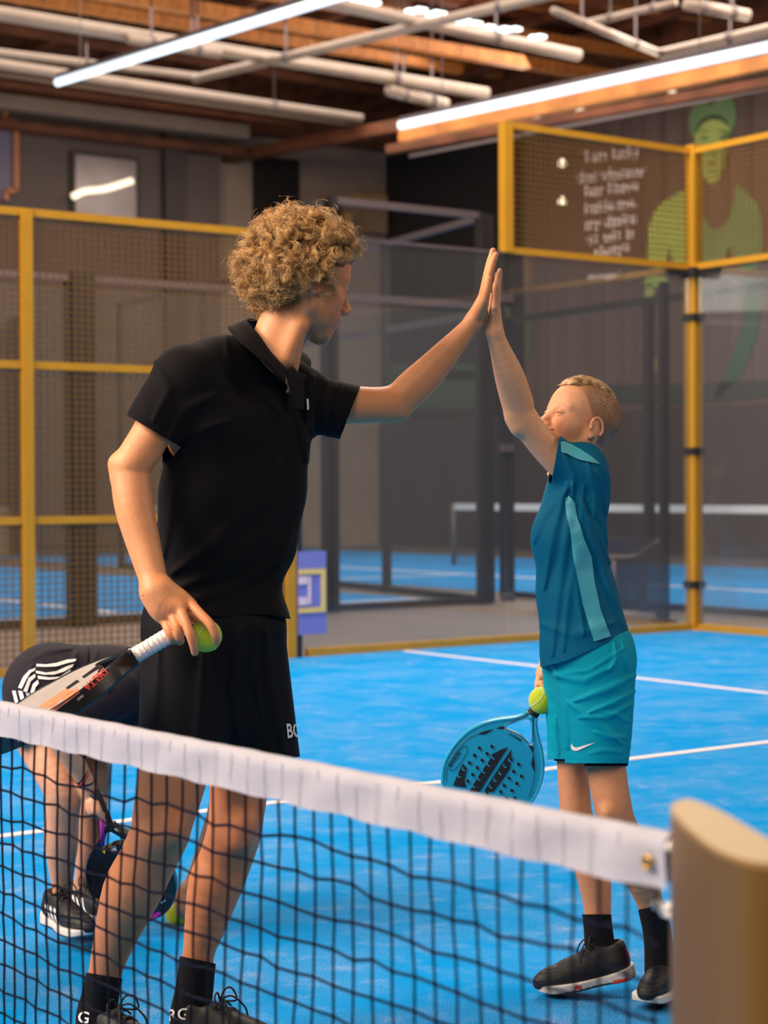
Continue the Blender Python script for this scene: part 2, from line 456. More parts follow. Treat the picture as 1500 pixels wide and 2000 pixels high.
M['wall_dark'] = mat('dark_panelling', srgb(62, 52, 50), 0.7, 0, 0.18, 1.2, stretch=(1, 3, 0.3))
M['wall_brown'] = mat('brown_cladding', srgb(100, 80, 74), 0.6, 0, 0.2, 1.0, stretch=(1, 4, 0.15))
M['wall_grey'] = mat('grey_plaster', srgb(92, 78, 74), 0.8, 0, 0.1, 0.5)
M['wall_pale'] = mat('pale_blockwork', srgb(150, 128, 112), 0.8, 0, 0.12, 1.5)
M['wood'] = mat('timber', srgb(205, 130, 66), 0.55, 0, 0.35, 2.5, stretch=(6, 1, 1))
M['wood_dark'] = mat('dark_timber', srgb(104, 58, 34), 0.7, 0, 0.4, 2)
M['pipe'] = mat('pale_pipe', srgb(140, 124, 114), 0.35, 0.35, 0.1, 3)
M['ceil'] = mat('roof_deck', srgb(58, 36, 26), 0.8, 0, 0.4, 1.2)
M['led'] = mat('lamp_diffuser', (0.74, 0.88, 1.0), 0.5, emit=LAMP)
M['warm_lamp'] = mat('warm_lamp', (1.0, 0.82, 0.55), 0.5, emit=1.4)
M['sky_pane'] = mat('roof_light_pane', (0.75, 0.93, 1.0), 0.5, emit=2.2)
def glass_mat(name, tint, gl, haze=0.0):
    m = bpy.data.materials.new(name); m.use_nodes = True; t = m.node_tree; n, l = t.nodes, t.links; n.clear()
    o = n.new('ShaderNodeOutputMaterial'); tr = n.new('ShaderNodeBsdfTransparent'); g = n.new('ShaderNodeBsdfGlossy')
    tr.inputs[0].default_value = tint; g.inputs['Roughness'].default_value = 0.02; g.inputs[0].default_value = (1, 1, 1, 1)
    fr = n.new('ShaderNodeFresnel'); fr.inputs[0].default_value = 1.45
    mm = n.new('ShaderNodeMath'); mm.operation = 'MULTIPLY'; mm.inputs[1].default_value = gl; l.new(fr.outputs[0], mm.inputs[0])
    mx = n.new('ShaderNodeMixShader'); l.new(mm.outputs[0], mx.inputs[0]); l.new(tr.outputs[0], mx.inputs[1]); l.new(g.outputs[0], mx.inputs[2])
    src = mx.outputs[0]
    if haze:
        df = n.new('ShaderNodeBsdfDiffuse'); df.inputs[0].default_value = (0.5, 0.47, 0.5, 1)
        m2 = n.new('ShaderNodeMixShader'); m2.inputs[0].default_value = haze
        l.new(src, m2.inputs[1]); l.new(df.outputs[0], m2.inputs[2]); src = m2.outputs[0]
    l.new(src, o.inputs[0]); return m
M['glass'] = glass_mat('court_glass', (0.90, 0.93, 0.94, 1), 0.4, 0.04)

def slab(name, lo, hi, m, kind='structure', parent=None):
    return MB().box(lo, hi).out(name, m, parent, kind=kind)
slab('floor', (-12, -14, -0.20), (22, 30.5, -0.006), M['concrete'])
o = slab('floor_court', (-10, 0, -0.006), (10, 10, 0.0), M['turf'])
slab('floor_court', (-6, 13.95, -0.006), (10.85, 29.0, 0.0), M['turf'])
slab('floor_court', (12.35, 1.0, -0.006), (18.9, 29.6, 0.0), M['turf'])
for lo, hi in (((6.925, 0.02, 0), (6.975, 9.95, 0.003)), ((-6.975, 0.02, 0), (-6.925, 9.95, 0.003)), ((-6.9, 4.975, 0), (6.925, 5.025, 0.0031)),
               ((-6, 14.9, 0), (10.8, 15.0, 0.003)), ((7.2, 15.0, 0), (7.3, 28, 0.003)), ((14.6, 1.2, 0), (14.72, 29, 0.003)), ((12.5, 19.0, 0), (14.6, 19.1, 0.003))):
    slab('floor_line', lo, hi, M['line'])
# walls: mural wall, left wall, the walls behind the camera and the roof deck
slab('wall_back', (22.0, -14, 0), (22.4, 31, 8.3), M['wall_brown'])
slab('wall_back_low', (21.7, -14, 0), (22.0, 31, 2.55), M['wall_dark'])
slab('wall_left', (-12, 30.5, 0), (17.6, 30.9, 8.3), M['wall_grey'])
slab('wall_left_return', (17.6, 30.9, 0), (22.4, 31.2, 8.3), M['wall_pale'])
slab('wall_right', (-12, -14.4, 0), (22.4, -14, 9.5), M['wall_grey'])
slab('wall_front', (-12.4, -14, 0), (-12, 31, 9.5), M['wall_grey'])
slab('ceiling', (-12.4, -14.4, 9.5), (22.4, 31.2, 9.7), M['ceil'])
slab('wall_back_upper', (22.0, -14, 8.3), (22.4, 31, 9.5), M['wood_dark'])
slab('wall_left_upper', (-12, 30.5, 8.3), (22.4, 30.9, 9.5), M['wood_dark'])
# boards of the mural wall, the lower ones darker
for i in range(46):
    v = 7.0+i*0.52; slab('board', (21.955, v, 2.56), (22.0, v+0.50, 8.25), M['wall_brown'], None, bpy.data.objects['wall_back'])
slab('wall_back_black', (21.93, 26.4, 2.6), (21.99, 31, 8.2), mat('black_panelling', srgb(34, 29, 28), 0.8))
# pilasters and a band on the left wall
for u in (3.2, 12.0-0.1, 16.3):
    slab('pilaster', (u, 30.32, 0), (u+0.42, 30.5, 8.25), M['wall_dark'] if u != 16.3 else M['wall_dark'], None, bpy.data.objects['wall_left'])
slab('trim_1', (-12, 30.1, 7.72), (18, 30.5, 7.86), M['wood_dark'])
slab('trim_2', (-12, 30.0, 8.05), (18, 30.5, 8.3), M['wall_pale'])
slab('baseboard_left', (-12, 30.3, 0), (17.6, 30.5, 0.9), M['wall_pale'])
# window in the left wall
def wallbox(x0, y0, x1, y1, v, dv):
    a = ray_axis(x0, y0, 1, v); b = ray_axis(x1, y1, 1, v)
    return (min(a[0], b[0]), v-dv, min(a[2], b[2])), (max(a[0], b[0]), v, max(a[2], b[2]))
wlo, whi = wallbox(143, 303, 262, 436, 30.47, 0.02)
M['pane'] = mat('window_pane', srgb(112, 100, 102), 0.25, 0.2, 0.2, 2)
wn = slab('window_1', (wlo[0]-0.07, 30.40, wlo[2]-0.07), (whi[0]+0.07, 30.5, whi[2]+0.07), M['wall_dark'])
slab('pane', (wlo[0], 30.38, wlo[2]), (whi[0], 30.41, whi[2]), M['pane'], None, wn)
tb = MB(); tb.tube([ray_axis(x, y, 1, 30.2) for x, y in smoothline([(142, 384), (165, 374), (205, 369), (258, 353)], 5)], 0.065, 8)  # glowing tube on brackets, made up for a lamp's reflection in the pane
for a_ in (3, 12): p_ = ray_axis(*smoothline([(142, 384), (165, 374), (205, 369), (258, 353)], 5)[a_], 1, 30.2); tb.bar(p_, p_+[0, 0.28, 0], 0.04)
t_ = tb.out('reflection_tube', mat('warm_tube', (1.0, 0.86, 0.62), 0.5, emit=1.3), smooth=True); tag(t_, 'warm glowing curved tube standing in for a lamp reflection in the left wall window', 'lamp')
# framed board at the far left of the wall
b0 = [(-30, 214), (8, 214), (8, 236), (30, 240), (30, 372), (12, 374), (10, 392), (-30, 394)]
m_ = empty('wall_sign', ray_axis(0, 300, 1, 30.4), 'lavender sign board with stepped orange border on the grey wall', 'sign')
pb = [ray_axis(x, y, 1, 30.4) for x, y in b0]; q = MB()
for a, b in zip(pb[1:-2], pb[2:-1]): q.bar(a, b, 0.1, 0.12, up=(0, 1, 0))
q.out('border', mat('orange_border', srgb(176, 112, 70), 0.6), m_)
pl = [p*[1, 0, 1]+[0, 30.45, 0] for p in pb]; k = len(pl)
mesh_obj('panel', np.array(pl+[p-[0, 0.04, 0] for p in pl]), [list(range(k)), list(range(2*k-1, k-1, -1))]+[[i, (i+1) % k, k+(i+1) % k, k+i] for i in range(k)], mat('lavender_board', srgb(104, 96, 118), 0.6), m_)

# ------------------------------------------------------------------ roof: beams, pipes, lamps
def seg(x0, y0, x1, y1, z, z1=None): return ray_z(x0, y0, z), ray_z(x1, y1, z1 or z)
def ext(a, b, e0, e1):
    d = (b-a)/np.linalg.norm(b-a); return a-d*e0, b+d*e1
def pipe(x0, y0, x1, y1, z, rpx, label, m='pipe', cat='pipe', grp=None, e=(0, 0)):
    a, b = ext(*seg(x0, y0, x1, y1, z), *e)
    D = (ray_z(x0, y0, z)-CAM)@FW; r = rpx*D/F
    L = np.linalg.norm(b-a); n = max(2, int(L/3)); q = MB().tube([a, b], r, 12)
    e_ = empty('ceiling_pipe' if cat == 'pipe' else 'ceiling_duct', a, label, cat, grp); q.out('run', M[m], e_, True)
    for i in range(n):
        p = a+(b-a)*(i+0.5)/n; d = (b-a)/L; MB().tube([p-d*0.04, p+d*0.04], r*1.12, 12).bar(p, p+[0, 0, 9.03-z], 0.025).out('hanger', M['grey_steel'], e_)
    return e_
pipe(-40, 20, 950, 183, 7.6, 15, 'thick pale round duct running under the roof above the left lamp', 'pipe', 'duct', e=(6, 0))
pipe(-40, 98, 390, 150, 7.7, 8, 'thin grey pipe under the roof left of the lamp end', e=(4, 0))
pipe(380, 154, 870, 38, 7.5, 9, 'grey pipe rising to the upper right behind the left lamp', e=(0, 3))
pipe(-40, 120, 705, 232, 7.9, 11, 'pale pipe running low along the left wall under the roof', e=(4, 0))
pipe(640, 5, 1130, 108, 7.6, 13, 'pale round duct leading to the row of roof lights', 'pipe', 'duct', e=(2, 0))
pipe(760, 176, 870, 204, 7.4, 12, 'short cream round duct above the end of the right lamp', 'pipe', 'duct')
pipe(250, 75, 430, 105, 7.5, 11, 'short cream duct crossing behind the left lamp', 'pipe', 'duct')
pipe(1080, 20, 1290, 105, 7.6, 8, 'pale pipe bending down towards the right lamp')
pipe(1290, 105, 1520, 52, 7.6, 10, 'pale pipe above the right lamp running to the corner', e=(0, 3))
pipe(1150, 44, 1320, 5, 7.9, 7, 'pale pipe piece high at the top right corner')
pipe(1340, 8, 1460, 30, 7.7, 12, 'cream duct end at the top right of the roof', 'pipe', 'duct')
def beam(x0, y0, x1, y1, z, wpx, hpx, label, m='wood', grp=None, e=(0, 0), name='roof_beam'):
    a, b = ext(*seg(x0, y0, x1, y1, z), *e); D = (a-CAM)@FW
    o = MB().bar(a, b, wpx*30/F, hpx*30/F).out(name, M[m]); tag(o, label, 'beam', grp); return o
beam(786, 266, 1520, 119, 6.6, 22, 22, 'orange timber beam right below the right linear lamp', e=(0, 6))
beam(760, 292, 1520, 158, 6.9, 20, 16, 'dark timber beam running below the orange beam above the mural', 'wood_dark', e=(0, 6))
beam(880, 290, 1520, 168, 7.0, 5, 6, 'thin grey steel rail along the top of the mural wall', 'grey_steel', e=(1, 6), name='steel_rail')
beam(490, 300, 760, 250, 7.8, 30, 26, 'dark red timber beam over the dark doorway', 'wood_dark', e=(1, 2))
for i, (x0, y0, x1, y1, z, w, h, mm) in enumerate([(100, -30, 1250, 160, 8.2, 26, 22, 'wood'), (350, -40, 1400, 130, 8.8, 22, 20, 'wood'), (-40, -18, 620, 90, 8.5, 22, 18, 'wood'),
        (650, -40, 1500, 100, 9.2, 20, 26, 'wood_dark'), (-40, 48, 960, 214, 8.7, 16, 14, 'wood_dark'), (950, -30, 1560, 60, 9.2, 18, 18, 'wood'), (-40, 158, 720, 262, 8.2, 10, 10, 'wood_dark'), (-40, 140, 700, 246, 8.0, 6, 6, 'wall_pale')]):
    beam(x0, y0, x1, y1, z, w, h, ['broad honey timber beam crossing the middle of the roof', 'orange timber beam high over the roof lights', 'honey timber beam at the top left of the roof', 'dark timber beam at the top right of the roof',
         'dark timber beam above the low pipe on the left', 'orange timber beam in the top right corner', 'dark slim beam along the top of the left wall', 'pale slim rail just above the left wall'][i], mm, e=(5, 3))
for i in range(30):
    v = -12+1.45*i; o = MB().bar((-12, v, 9.35), (22, v, 9.35), 0.16, 0.30).out('purlin', M['wood' if i % 3 == 0 else 'wood_dark'], bpy.data.objects['ceiling'])
for i in range(21):
    u = -10+1.55*i; o = MB().bar((u, -14, 9.12), (u, 30.5, 9.12), 0.14, 0.18).out('rafter', M['wood_dark'], bpy.data.objects['ceiling'])
def linear_lamp(a, b, label, r=0.05, grp=None):
    a = np.array(a, float); b = np.array(b, float)
    e = empty('linear_lamp', a, label, 'lamp', grp)
    MB().tube([a, b], r, 12).out('diffuser', M['led'], e, True)
    up = np.array([0, 0, r+0.03]); MB().bar(a+up, b+up, r*0.8, 0.04).out('housing', M['grey_steel'], e)
    L = np.linalg.norm(b-a)
    for t in np.linspace(0.08, 0.92, max(2, int(L/2.5))):
        p = a+(b-a)*t+up; MB().tube([p, p*[1, 1, 0]+[0, 0, 9.03]], 0.006, 5).out('wire', M['grey_steel'], e)
    return e
linear_lamp(ray_z(112, 161, 6.0), ext(*seg(112, 161, 650, -3, 6.0), 0, 1.2)[1], 'white linear lamp hanging at the upper left')
linear_lamp(ray_z(782, 245, 6.0), ext(*seg(782, 245, 1500, 92, 6.0), 0, 4)[1], 'long white linear lamp hanging above the orange beam at the right', 0.058)
for i, (u, v0, v1) in enumerate([(-7.5, 0.5, 6.5), (-2.5, -0.5, 6.0), (4.5, -1.0, 5.0), (-7.5, 9, 15), (-2.5, 11, 17), (3.5, 12, 18), (9.0, -4, 4)]):
    linear_lamp((u, v0, 6.0), (u, v1, 6.0), 'linear lamp outside the picture, '+['over the near left corner', 'over the near side of the net', 'over the right side of the court', 'over the far left corner', 'over the path left of the net', 'over the left neighbouring court', 'over the court behind at the right'][i], grp='linear lamps over the courts')
# roof lights: a row of bright panes
for i, (x, y, w) in enumerate([(662, 3, 7), (694, 4, 20), (730, 6, 12), (803, 22, 10), (820, 20, 14), (852, 28, 22), (883, 40, 9), (905, 42, 15), (931, 46, 9), (957, 54, 13), (986, 58, 16), (1008, 57, 9), (1044, 73, 8), (1056, 72, 9)]):
    a = ray_z(x, y, 7.75); D = (a-CAM)@FW; s = w*D/F
    o = MB().box(a-[0.3*s+0.05, s*0.75, 0.02], a+[0.3*s+0.05, s*0.75, 0.02]).out('roof_light', M['sky_pane']); tag(o, ['first', 'second', 'third', 'fourth', 'fifth', 'sixth', 'seventh', 'eighth', 'ninth', 'tenth', 'eleventh', 'twelfth', 'thirteenth', 'last'][i]+' bright pane from the left in the roof strip', 'roof light', 'bright panes in the roof strip')
for i, (x, y) in enumerate([(893, 262), (1048, 232), (1132, 217), (1312, 180), (1098, 325), (1098, 400)]):
    a = ray_axis(x, y, 0, 21.4); e = empty('spot_lamp', a, ['', '', '', '', '', ''][i] or 'small round warm spot lamp ' + ['left of the gold panel under the roof beam', 'above the left corner of the gold panel', 'above the first line of the quote', 'below the right lamp near the mural head', 'upper one left of the quote on the mural wall', 'lower one left of the quote on the mural wall'][i], 'lamp')
    MB().tube([a, a+[0, 0, 0.001], a+[0, 0, 0.06], a+[0, 0, 0.14]], [0.02, 0.065, 0.075, 0.04], 12).out('bulb', M['warm_lamp'], e, True)
    MB().tube([a+[0, 0, 0.12], a+[0, 0, 0.22], a+[0.55, 0, 0.22]], 0.03, 6).out('bracket', M['grey_steel'], e)

# ------------------------------------------------------------------ mural on the far wall (u = 22) and its lettering
UM = 21.94
def onwall(pts, u=UM): return [ray_axis(x, y, 0, u) for x, y in pts]
def flat_on_wall(name, pts, m, parent, off=0.0, sm=4):
    p = smoothpoly(pts, sm) if sm else np.array(pts, float)
    P = onwall(p, UM-off); k = len(P)
    bm = bmesh.new(); vs = [bm.verts.new(Vector(q)) for q in P]; f = bm.faces.new(vs)
    if f.normal.x > 0: bmesh.ops.reverse_faces(bm, faces=[f])
    bmesh.ops.triangulate(bm, faces=bm.faces[:])
    V = [np.array(v.co) for v in bm.verts]; bm.verts.index_update(); Fs = [[v.index for v in f.verts] for f in bm.faces]; bm.free()
    o = mesh_obj(name, V, Fs, m, parent); s = o.modifiers.new('thickness', 'SOLIDIFY'); s.thickness = 0.006; return o
mu = empty('mural', ray_axis(1380, 500, 0, UM), 'green tinted mural of a standing figure on the far wall', 'mural')
g1 = mat('mural_yellow_green', srgb(170, 186, 96), 0.7, 0, 0.12, 1); g2 = mat('mural_green', srgb(112, 142, 92), 0.7, 0, 0.15, 1); g3 = mat('mural_dark', srgb(74, 84, 56), 0.7); g5 = mat('mural_soft_dark', srgb(112, 126, 70), 0.7); g4 = mat('mural_teal', srgb(52, 92, 66), 0.7, 0, 0.2, 1)
flat_on_wall('hair', [(1352, 262), (1346, 240), (1352, 214), (1362, 200), (1376, 194), (1384, 206), (1396, 202), (1406, 192), (1424, 190), (1436, 206), (1438, 232), (1430, 256), (1424, 268), (1418, 250), (1400, 236), (1380, 236), (1364, 246), (1360, 270)], g2, mu)
flat_on_wall('face', [(1361, 248), (1374, 232), (1392, 227), (1412, 231), (1424, 250), (1424, 285), (1418, 318), (1408, 344), (1394, 360), (1380, 352), (1370, 330), (1361, 300), (1357, 272)], g1, mu, 0.008)
flat_on_wall('hair_shade', [(1358, 262), (1364, 240), (1384, 226), (1408, 226), (1424, 246), (1408, 236), (1388, 234), (1370, 244)], g3, mu, 0.016)
flat_on_wall('cheek_shade', [(1412, 262), (1424, 258), (1424, 290), (1416, 322), (1406, 344), (1408, 315), (1414, 290)], g5, mu, 0.014)
for nm, pp in (('brow', [(1364, 258), (1374, 254), (1385, 257), (1374, 257)]), ('brow', [(1400, 257), (1410, 254), (1419, 258), (1409, 257)]), ('eye', [(1367, 269), (1375, 272), (1384, 269), (1375, 267)]), ('eye', [(1402, 269), (1410, 272), (1417, 269), (1409, 267)]), ('nose_shade', [(1388, 301), (1394, 298), (1402, 303), (1393, 306)]), ('lip', [(1382, 319), (1391, 316), (1401, 319), (1392, 323)]), ('chin_shade', [(1384, 334), (1392, 332), (1400, 334), (1393, 337)])):
    flat_on_wall(nm, pp, g3 if nm in ('eye', 'brow') else g5, mu, 0.018, 3)
flat_on_wall('shoulder', [(1266, 470), (1272, 430), (1290, 400), (1316, 382), (1338, 374), (1340, 420), (1336, 470), (1340, 515), (1318, 520), (1308, 480), (1300, 520), (1268, 520)], g1, mu)
flat_on_wall('chest', [(1372, 420), (1384, 440), (1402, 448), (1420, 432), (1432, 400), (1440, 362), (1462, 380), (1482, 402), (1488, 450), (1482, 520), (1440, 522), (1428, 480), (1418, 500), (1400, 522), (1372, 524)], g2, mu)
flat_on_wall('hand', [(1264, 542), (1300, 540), (1302, 558), (1262, 560)], g1, mu, 0, 2)
flat_on_wall('arm', [(1262, 562), (1276, 560), (1278, 600), (1276, 670), (1282, 720), (1266, 722), (1256, 640)], g1, mu)
flat_on_wall('leg', [(1450, 552), (1482, 552), (1484, 620), (1470, 680), (1440, 740), (1404, 776), (1396, 770), (1428, 700), (1452, 620)], g4, mu)
flat_on_wall('band', [(1094, 752), (1320, 750), (1500, 742), (1500, 776), (1320, 790), (1094, 786)], mat('mural_band', srgb(52, 60, 52), 0.7), mu, 0, 0)
poster = empty('poster', ray_axis(850, 760, 0, 21.4), 'blurred green and yellow poster strip behind the glass between the raised arms', 'poster')
for nm, pp, c in (('panel', [(700, 706), (930, 712), (930, 798), (820, 798), (700, 792)], (66, 92, 70)), ('panel', [(870, 722), (928, 724), (928, 742), (868, 742)], (100, 112, 52)), ('spot', [(695, 690), (712, 690), (714, 714), (696, 714)], (128, 140, 78)), ('spot', [(714, 690), (738, 692), (738, 712), (716, 712)], (48, 104, 66)),
                  ('stripe', [(988, 600), (996, 600), (998, 760), (988, 760)], (84, 96, 60)), ('stripe', [(1026, 610), (1036, 612), (1038, 700), (1026, 700)], (84, 100, 60))):
    flat_on_wall(nm, pp, mat('poster_ink', srgb(*c), 0.7, 0, 0.1, 2), poster, 0.02, 0)
qt = empty('wall_quote', ray_axis(1190, 400, 0, UM-0.02), 'white lettering of a quotation on the far wall left of the mural', 'lettering')
M['letter'] = mat('white_lettering', srgb(240, 222, 216), 0.6)
for txt, x, y, x1 in (("'I am lucky", 1138, 318, 1250), ("that whatever", 1128, 357, 1262), ("fear I have", 1140, 385, 1247), ("inside me,", 1141, 418, 1243), ("my desire", 1143, 449, 1242), ("to win is", 1147, 478, 1238), ("always", 1160, 503, 1228), ("stronger.'", 1148, 545, 1212)):
    h = 22 if y < 500 else (20 if y < 520 else 10); full = text_poly(txt, 0.02)[0][:, 0].max(); pos = 0
    for wd in txt.split(' '):
        V, Fs = text_poly(wd, 0.045); o0 = 0 if pos == 0 else text_poly(txt[:pos-1], 0.02)[0][:, 0].max()+0.42; pos += len(wd)+1
        P = [ray_axis(x+(o0+p[0])/full*(x1-x), y-p[1]*h-((o0+p[0])/full)*14*(1 if y < 520 else 0.3), 0, UM-0.03) for p in V]
        mesh_obj('word', P, Fs, M['letter'], qt)

# ------------------------------------------------------------------ frames of the courts
def grid_wires(a, b, z0, z1, su, sz, r=0.0034):    # welded wire between two uprights
    a = np.array(a, float); b = np.array(b, float); L = np.linalg.norm(b-a); d = (b-a)/L; q = MB(); Z = np.array([0, 0, 1.0])
    for i in range(1, int(L/su)): p = a+d*su*i; q.bar(p+Z*z0, p+Z*z1, r*2)
    for i in range(1, int((z1-z0)/sz)): z = z0+sz*i; q.bar(a+Z*z, b+Z*z, r*2)
    return q
def mesh_panel(name, a, b, z0, z1, rails, label, frame='gold', wire='goldwire', grp=None, w=0.05, su=0.05, sz=0.042, posts=(1, 1), pw=0.08):
    a = np.array((a[0], a[1], 0.0)); b = np.array((b[0], b[1], 0.0)); e = empty(name, a, label, 'fence', grp)
    for p, f in ((a, posts[0]), (b, posts[1])):
        if f: MB().box(p-[pw/2, pw/2, 0]+[0, 0, z0], p+[pw/2, pw/2, 0]+[0, 0, z1]).out('post', M[frame], e)
    for z in rails: MB().bar(a+[0, 0, z], b+[0, 0, z], w*0.8, w).out('rail', M[frame], e)
    if wire: grid_wires(a, b, z0, z1, su, sz).out('wire_mesh', M[wire], e, kind='stuff')
    return e
mesh_panel('mesh_fence', (4.0, 10.03), (6.0, 10.03), 0.0, 3.0, (0.03, 1.0, 2.0, 2.98), 'gold wire mesh fence panel with two middle rails behind the man', posts=(1, 1), pw=0.075)
mesh_panel('mesh_fence', (2.0, 10.03), (4.0, 10.03), 0.0, 3.0, (0.03, 1.0, 2.0, 2.98), 'gold wire mesh fence panel cut off by the left edge', posts=(1, 0), pw=0.075)
mesh_panel('mesh_fence', (8.0, 10.03), (9.96, 10.03), 3.0, 4.0, (3.02, 3.98), 'gold framed mesh panel on top of the glass left of the corner post', posts=(1, 0), sz=0.046)
mesh_panel('mesh_fence', (10.0, 8.0), (10.0, 9.98), 3.0, 4.0, (3.02, 3.98), 'gold framed mesh panel on top of the back glass right of the corner post', posts=(0, 0), wire='goldwire', sz=0.046)
mesh_panel('mesh_fence', (10.0, 4.0), (10.0, 7.95), 3.0, 4.0, (3.02, 3.98), 'gold framed mesh panel on the back glass beyond the right edge', posts=(1, 1), wire='goldwire', sz=0.046)
# corner post and its black clamps
e = empty('corner_post', (10.02, 10.03, 0), 'tall gold steel corner post with black clamps at the far corner', 'post')
MB().box((9.965, 9.975, 0), (10.06, 10.075, 4.03)).out('post', M['gold'], e)
MB().box((9.95, 9.9, 0), (10.08, 10.1, 0.012)).out('foot_plate', M['gold'], e)
for z in (0.38, 1.49, 2.6): MB().box((9.95, 9.96, z-0.03), (10.075, 10.09, z+0.03)).out('clamp', M['rubber'], e)
MB().box((9.93, 9.94, 2.93), (10.09, 10.1, 3.01)).out('bracket', M['rubber'], e)
MB().bar((9.72, 10.02, 2.965), (10.0, 10.02, 2.965), 0.03, 0.05).bar((10.01, 9.72, 2.965), (10.01, 10.0, 2.965), 0.03, 0.05).out('bracket_arm', M['rubber'], e)
# glass walls
e = empty('glass_wall', (8, 10.03, 0), 'glass side wall with gold bottom rail behind the raised hands', 'glass wall')
for a, b in ((6.08, 7.99), (8.01, 9.95)): MB().box((a, 10.025, 0.06), (b, 10.037, 3.0)).out('pane', M['glass'], e)
MB().box((6.15, 10.0, 0.0), (9.94, 10.06, 0.055)).out('bottom_rail', M['gold'], e)
MB().box((6.08, 10.02, 2.985), (7.98, 10.045, 3.01)).out('edge_trim', M['grey_steel'], e)
for z in (0.35, 1.5, 2.65):
    MB().box((7.94, 10.015, z-0.03), (8.06, 10.047, z+0.03)).out('clamp', M['grey_steel'], e)
MB().box((6.0, 10.0, 0.0), (6.09, 10.08, 3.0)).out('end_post', mat('navy_steel', srgb(30, 34, 48), 0.5), e)
e = empty('glass_wall', (10.0, 7, 0), 'glass back wall with gold bottom rail right of the corner post', 'glass wall')
for a, b in ((8.01, 9.95), (6.01, 7.99), (4.01, 5.99)): MB().box((10.0, a, 0.06), (10.012, b, 3.0)).out('pane', M['glass'], e)
MB().box((9.97, 4.0, 0.0), (10.03, 9.95, 0.055)).out('bottom_rail', M['gold'], e)
MB().box((9.985, 4, 2.985), (10.02, 9.97, 3.01)).out('edge_trim', M['black_steel'], e)
# advertising panel hung on the glass
e = empty('court_banner', (6.2, 9.99, 0.2), 'lavender blue banner with yellow frame and white letters low on the glass', 'banner')
ab = [ray_axis(x, y, 1, 9.985) for x, y in ((583, 1078), (637, 1078), (637, 1237), (583, 1237))]
x0, x1 = ab[0][0], ab[1][0]; z1, z0 = ab[0][2], ab[2][2]
MB().box((x0, 9.985, z0), (x1, 9.997, z1)).out('panel', mat('lavender_blue', srgb(112, 118, 196), 0.6), e)
fz1 = ray_axis(637, 1111, 1, 9.98)[2]; fz0 = ray_axis(637, 1195, 1, 9.98)[2]; wq = 0.035; q = MB()
q.box((x0, 9.975, fz1-wq), (x1-0.01, 9.985, fz1)).box((x0, 9.975, fz0), (x1-0.01, 9.985, fz0+wq)).box((x1-0.045, 9.975, fz0+wq), (x1-0.01, 9.985, fz1-wq)).out('frame', mat('banner_yellow', srgb(214, 190, 110), 0.6), e)
xm = x0+(x1-x0)*0.45; q = MB()
for z in (0.18, 0.66):
    zc = fz0+(fz1-fz0)*z; q.box((x0+0.0, 9.976, zc), (x0+0.07, 9.984, zc+0.055))
q.box((x0+0.08, 9.976, fz0+0.06), (x0+0.10, 9.984, fz1-0.05)).out('letter', mat('banner_white', srgb(215, 195, 215), 0.6), e)

def steel_frame(name, pts, h, rails, label, pw=0.09, glass=True, wires=False):
    e = empty(name, (pts[0][0], pts[0][1], 0), label, 'fence')
    for i, p in enumerate(pts):
        w = pw[i] if isinstance(pw, (list, tuple)) else pw
        MB().box((p[0]-w/2, p[1]-w/2, 0), (p[0]+w/2, p[1]+w/2, h)).out('post', M['black_steel'], e)
    for a, b in zip(pts[:-1], pts[1:]):
        for z in rails: MB().bar((a[0], a[1], z), (b[0], b[1], z), 0.05, 0.07).out('rail', M['black_steel'] if z < 3.0 else M['grey_steel'], e)
        if glass: MB().bar((a[0], a[1], min(h, 3)/2+0.05), (b[0], b[1], min(h, 3)/2+0.05), 0.01, min(h, 3)-0.15).out('pane', M['glass'], e)
        if wires: grid_wires((a[0], a[1], 0), (b[0], b[1], 0), 3.0, h, 0.12, 0.12, 0.003).out('wire_mesh', M['black_steel'], e, kind='stuff')
    return e
steel_frame('steel_court_frame', [(-2, 13.8), (2, 13.8), (6.25, 13.8), (8.85, 13.8)], 3.1, (0.04, 3.05), 'black steel court frame along the neighbouring court on the left', [0.1, 0.1, 0.2, 0.07])
steel_frame('steel_court_frame', [(8.95, 13.8), (10.76, 13.8)], 4.0, (0.04, 3.05, 3.97), 'black steel frame end with a raised top seen above the glass', [0.07, 0.06])
steel_frame('steel_court_frame', [(10.9, 13.9), (11.3, 16.2), (11.6, 18.6), (11.8, 21.2), (12, 24)], 4.0, (0.04, 3.0, 3.98), 'black steel back frame of the neighbouring court seen through the glass', [0.14, 0.08, 0.08, 0.06, 0.08], glass=False)
steel_frame('steel_court_frame', [(11.35, 4.0), (11.35, 8.0), (11.35, 11.95), (11.6, 14.4)], 3.0, (0.05, 2.98), 'low black steel frame of the court behind the corner post', [0.08, 0.08, 0.08, 0.12], glass=False)
e = empty('dark_post', (10.45, 10.85, 0), 'black steel post standing right of the boy behind the glass', 'post')
MB().box((10.44, 10.82, 0), (10.51, 10.88, 3.0)).out('shaft', M['black_steel'], e); MB().box((10.38, 10.77, 0), (10.55, 10.93, 0.02)).out('foot_plate', M['black_steel'], e)
